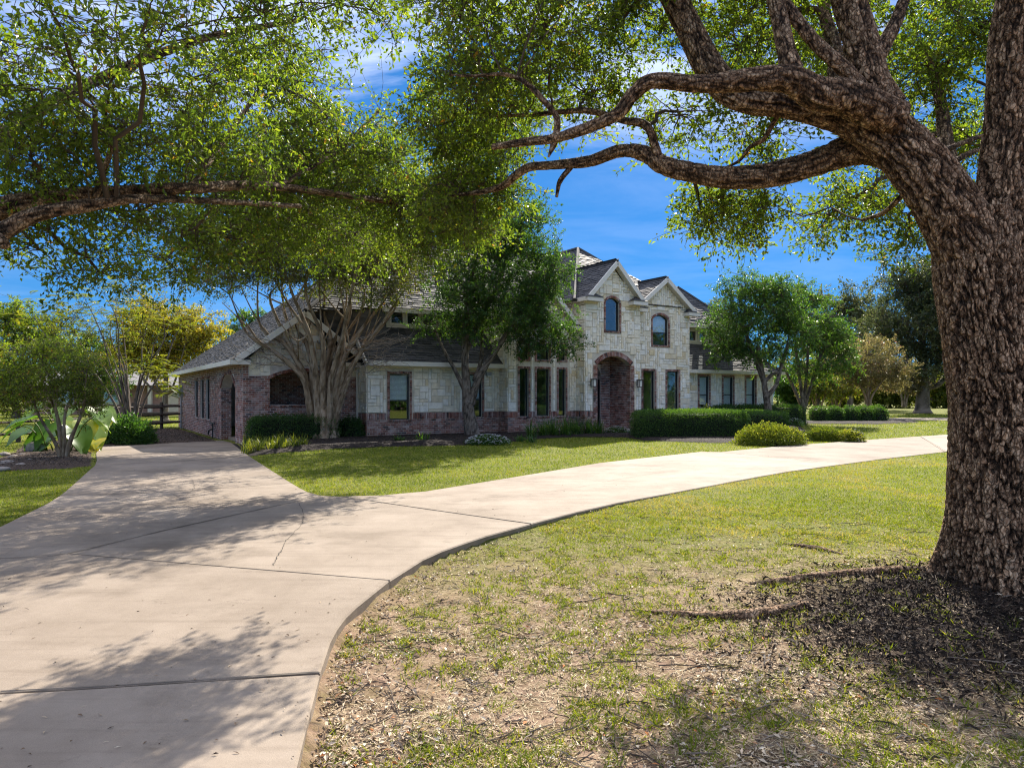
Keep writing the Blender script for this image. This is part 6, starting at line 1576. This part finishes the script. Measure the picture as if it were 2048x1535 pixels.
for a in (3.0, 7.0):
    wn_ = mob("window", box8(NB, a, a + 1.4, -.05, -.005, .7, 2.0), BOXF, "white_trim", nbh); mob("pane", box8(NB, a + .1, a + 1.3, -.07, -.052, .8, 1.9), BOXF, "glass", wn_)
mob("porch_post", box8(NB, 11.2, 11.5, -.5, -.2, -.3, 2.55), BOXF, "white_trim", nbh)

# ------------------------------------------------------------------ grass, litter, twigs
drive_polys = [np.array([p[:2] for p in s]) for s in slabs]
def on_drive(x, y):
    r = np.zeros(len(x), bool)
    for p in drive_polys: r |= pip(x, y, p)
    return r
def in_beds(x, y): return pip(x, y, bed_poly) | pip(x, y, bedl_poly) | pip(x, y, bedr_poly)
def house_foot(x, y):
    u = (x - O0[0]) * UX + (y - O0[1]) * UY; v = -(x - O0[0]) * UY + (y - O0[1]) * UX
    return (u > -4.5) & (u < 23.8) & (v > -.2) & (v < 20)
def blades(P, h, w, tint_, lean=.5):
    n = len(P); a = R.uniform(0, 2 * np.pi, n); s = np.column_stack([np.cos(a), np.sin(a), 0 * a]); l = R.normal(0, lean, (n, 2)) * h[:, None]
    tip = P + np.column_stack([l, h]); V = np.stack([P - s * w[:, None] * .5, P + s * w[:, None] * .5, tip], 1).reshape(-1, 3)
    return V, np.arange(3 * n).reshape(-1, 3), np.repeat(tint_, 3)
def frustum(n, y0, y1, pw=1.0, pad=1.06):
    """random ground points inside the view, denser near"""
    y = (y0 ** (1 - pw) + R.random(n) * (y1 ** (1 - pw) - y0 ** (1 - pw))) ** (1 / (1 - pw)) if pw != 1 else y0 * (y1 / y0) ** R.random(n)
    return (R.random(n) * 2 - 1) * y * (1024 / F) * pad, y
# lawns
x, y = frustum(500000, 5.4, 60, 1.35)
ok = (R.random(len(x)) < np.where(x > np.interp(y, EY, EX), sstep(5.2, 10.0, y), 1)) & ~on_drive(x, y) & ~in_beds(x, y) & ~house_foot(x, y); x, y = x[ok], y[ok]
df = np.clip(dirt_f(x, y), 0, 1); pt = fbm(np.column_stack([x, y, 0 * x]) * .9, 4, 2)
keep = R.random(len(x)) > df * .85 + .9 * sstep(.50, .62, pt) * sstep(.02, .3, df + .15 * (x > np.interp(y, EY, EX)))
x, y, pt, df = x[keep], y[keep], pt[keep], df[keep]
onr = (x > np.interp(y, EY, EX)) & (y < 22)
P = np.column_stack([x, y, ground_z(x, y) - .004]); h = R.uniform(.6, 1.3, len(x)) * (.022 + .0011 * y); wd_ = .0045 + .00055 * y
dry = sstep(.44, .60, fbm(np.column_stack([x, y, 0 * x]) * .55 + 9, 4, 21)) * onr + (R.random(len(x)) < .10)
tn = np.clip(.36 + (pt - .45) * .9 + onr * .10 + np.minimum(dry, 1) * .38 + R.normal(0, .16, len(x)), 0, 1)
V, T_, tt = blades(P, h, wd_ * R.uniform(.7, 1.3, len(x)), tn, .7)
tagd(mob("lawn_grass", V, T_, "grass_blade", tint=tt, kind="stuff"), "short green lawn grass around the drive and the house", "grass")
# sparse tufts on the bare soil
nt = 11000
x, y = frustum(nt, 2.6, 11, 1.6); pt = fbm(np.column_stack([x, y, 0 * x]) * 1.6, 4, 14)
rt = x - np.interp(y, EY, EX)
keep = (rt > .03) & (R.random(nt) < sstep(.38, .55, pt) * (.35 + .65 * sstep(4, 8, y)) * (1 - .95 * np.clip(mulch_f(x, y) * 1.4, 0, 1)) + .04)
x, y = x[keep], y[keep]; nb2 = 20
X = np.repeat(x, nb2) + R.normal(0, .035, len(x) * nb2); Y_ = np.repeat(y, nb2) + R.normal(0, .035, len(x) * nb2)
gk = ~on_drive(X, Y_); X, Y_ = X[gk], Y_[gk]
P = np.column_stack([X, Y_, ground_z(X, Y_) - .004])
V, T_, tt = blades(P, R.uniform(.014, .055, len(X)), R.uniform(.005, .013, len(X)), np.clip(R.normal(.5, .24, len(X)), 0, 1), 1.0)
tagd(mob("sparse_grass", V, T_, "grass_blade", tint=tt, kind="stuff"), "sparse grass tufts on the dry soil under the oak", "grass")
# fallen leaves
n = 90000
x, y = frustum(n, 2.5, 11, 1.7); rt = x - np.interp(y, EY, EX)
pl_ = fbm(np.column_stack([x, y, 0 * x]) * 2.3, 4, 33)
keep = (rt > .02) & (R.random(n) < (.05 + .42 * sstep(.40, .60, pl_) ** 1.5) * (1 - .5 * sstep(6, 11, y)) + .75 * np.exp(-rt / .2)); x, y = x[keep], y[keep]; rt = rt[keep]
n = len(x); P = np.column_stack([x, y, ground_z(x, y) + R.uniform(.002, .018, n) + .03 * np.exp(-rt / .12) * R.random(n)])
D = rdir(n); D[:, 2] *= .3; md_ = mulch_f(x, y)
V, T_, tt = leaves(P, D, norm(rdir(n) * .55 + [0, 0, 1]), R.uniform(.018, .054, n), R.uniform(.008, .022, n), np.clip(R.normal(.50, .24, n) - .3 * md_, 0, 1), fold=.2)
tagd(mob("leaf_litter", V, T_, "litter", tint=tt, kind="stuff"), "fallen dry oak leaves on the bare soil beside the drive", "leaf litter")
# straw and dead grass lying flat
n = 110000; x, y = frustum(n, 2.5, 13, 1.6); rt = x - np.interp(y, EY, EX); ps_ = fbm(np.column_stack([x, y, 0 * x]) * 1.9, 4, 44)
keep = (rt > .02) & (R.random(n) < .25 + .75 * sstep(.36, .54, ps_)) & (R.random(n) > mulch_f(x, y) * .75); x, y = x[keep], y[keep]; n = len(x)
P = np.column_stack([x, y, ground_z(x, y) + R.uniform(.001, .012, n)]); a = R.uniform(0, 2 * np.pi, n); L_ = R.uniform(.012, .065, n); w_ = R.uniform(.0012, .0035, n)
D = np.column_stack([np.cos(a), np.sin(a), R.normal(0, .15, n)]) * L_[:, None]; S_ = np.column_stack([-np.sin(a), np.cos(a), 0 * a]) * w_[:, None]
V = np.stack([P - S_, P + S_, P + D], 1).reshape(-1, 3)
tagd(mob("straw_litter", V, np.arange(3 * n).reshape(-1, 3), "straw", tint=np.repeat(np.clip(R.normal(.5, .28, n), 0, 1), 3), kind="stuff"), "dry straw and dead grass bits on the soil around the oak", "straw")
# dark mulch chips round the oak
n = 36000; a = R.uniform(0, 2 * np.pi, n); rr_ = np.sqrt(R.random(n)) * 1.75; x = 3.6 + np.cos(a) * rr_ * 1.35; y = 4.85 + np.sin(a) * rr_; keep = R.random(n) < mulch_f(x, y) + .08; x, y = x[keep], y[keep]; n = len(x)
P = np.column_stack([x, y, ground_z(x, y) + R.uniform(0, .025, n)]); D = rdir(n); D[:, 2] *= .6
V, T_, tt = leaves(P, D, rdir(n) + [0, 0, .6], R.uniform(.02, .07, n), R.uniform(.006, .02, n), R.random(n) ** 1.3)
tagd(mob("oak_mulch", V, T_, "mulch_bits", tint=tt, kind="stuff"), "dark shredded mulch heaped around the foot of the big oak", "mulch")
# twigs
n = 2600; x, y = frustum(n, 2.6, 10, 1.6); keep = (x - np.interp(y, EY, EX)) > .05; x, y = x[keep], y[keep]; n = len(x)
a = R.uniform(0, 2 * np.pi, n); L_ = R.uniform(.04, .22, n) * (1 + 1.5 * (R.random(n) > .95)); t = np.linspace(-.5, .5, 4)[None, :, None]
pth = np.column_stack([x, y, ground_z(x, y) + .012])[:, None] + np.column_stack([np.cos(a), np.sin(a), R.normal(0, .06, n)])[:, None] * (L_[:, None, None] * t) + R.normal(0, .006, (n, 4, 3))
V, Q = many_tubes(pth, np.linspace(.0035, .0018, 4)[None] * R.uniform(.6, 1.5, (n, 1)), 4)
tagd(mob("fallen_twigs", V, Q, "twig", tint=np.repeat(R.random(n), 16), kind="stuff"), "small fallen twigs scattered on the bare soil", "twigs")
# leaves and twig bits on the concrete
n = 520; x, y = frustum(n, 2.8, 26, 1.5); keep = on_drive(x, y); x, y = x[keep], y[keep]; n = len(x)
P = np.column_stack([x, y, drive_z(x, y) + .008]); D = rdir(n); D[:, 2] *= .12
V, T_, tt = leaves(P, D, norm(rdir(n) * .3 + [0, 0, 1]), R.uniform(.015, .045, n), R.uniform(.004, .014, n), np.clip(R.normal(.3, .25, n), 0, 1))
tagd(mob("drive_litter", V, T_, "litter", tint=tt, kind="stuff"), "scattered dead leaves lying on the concrete driveway", "leaf litter")
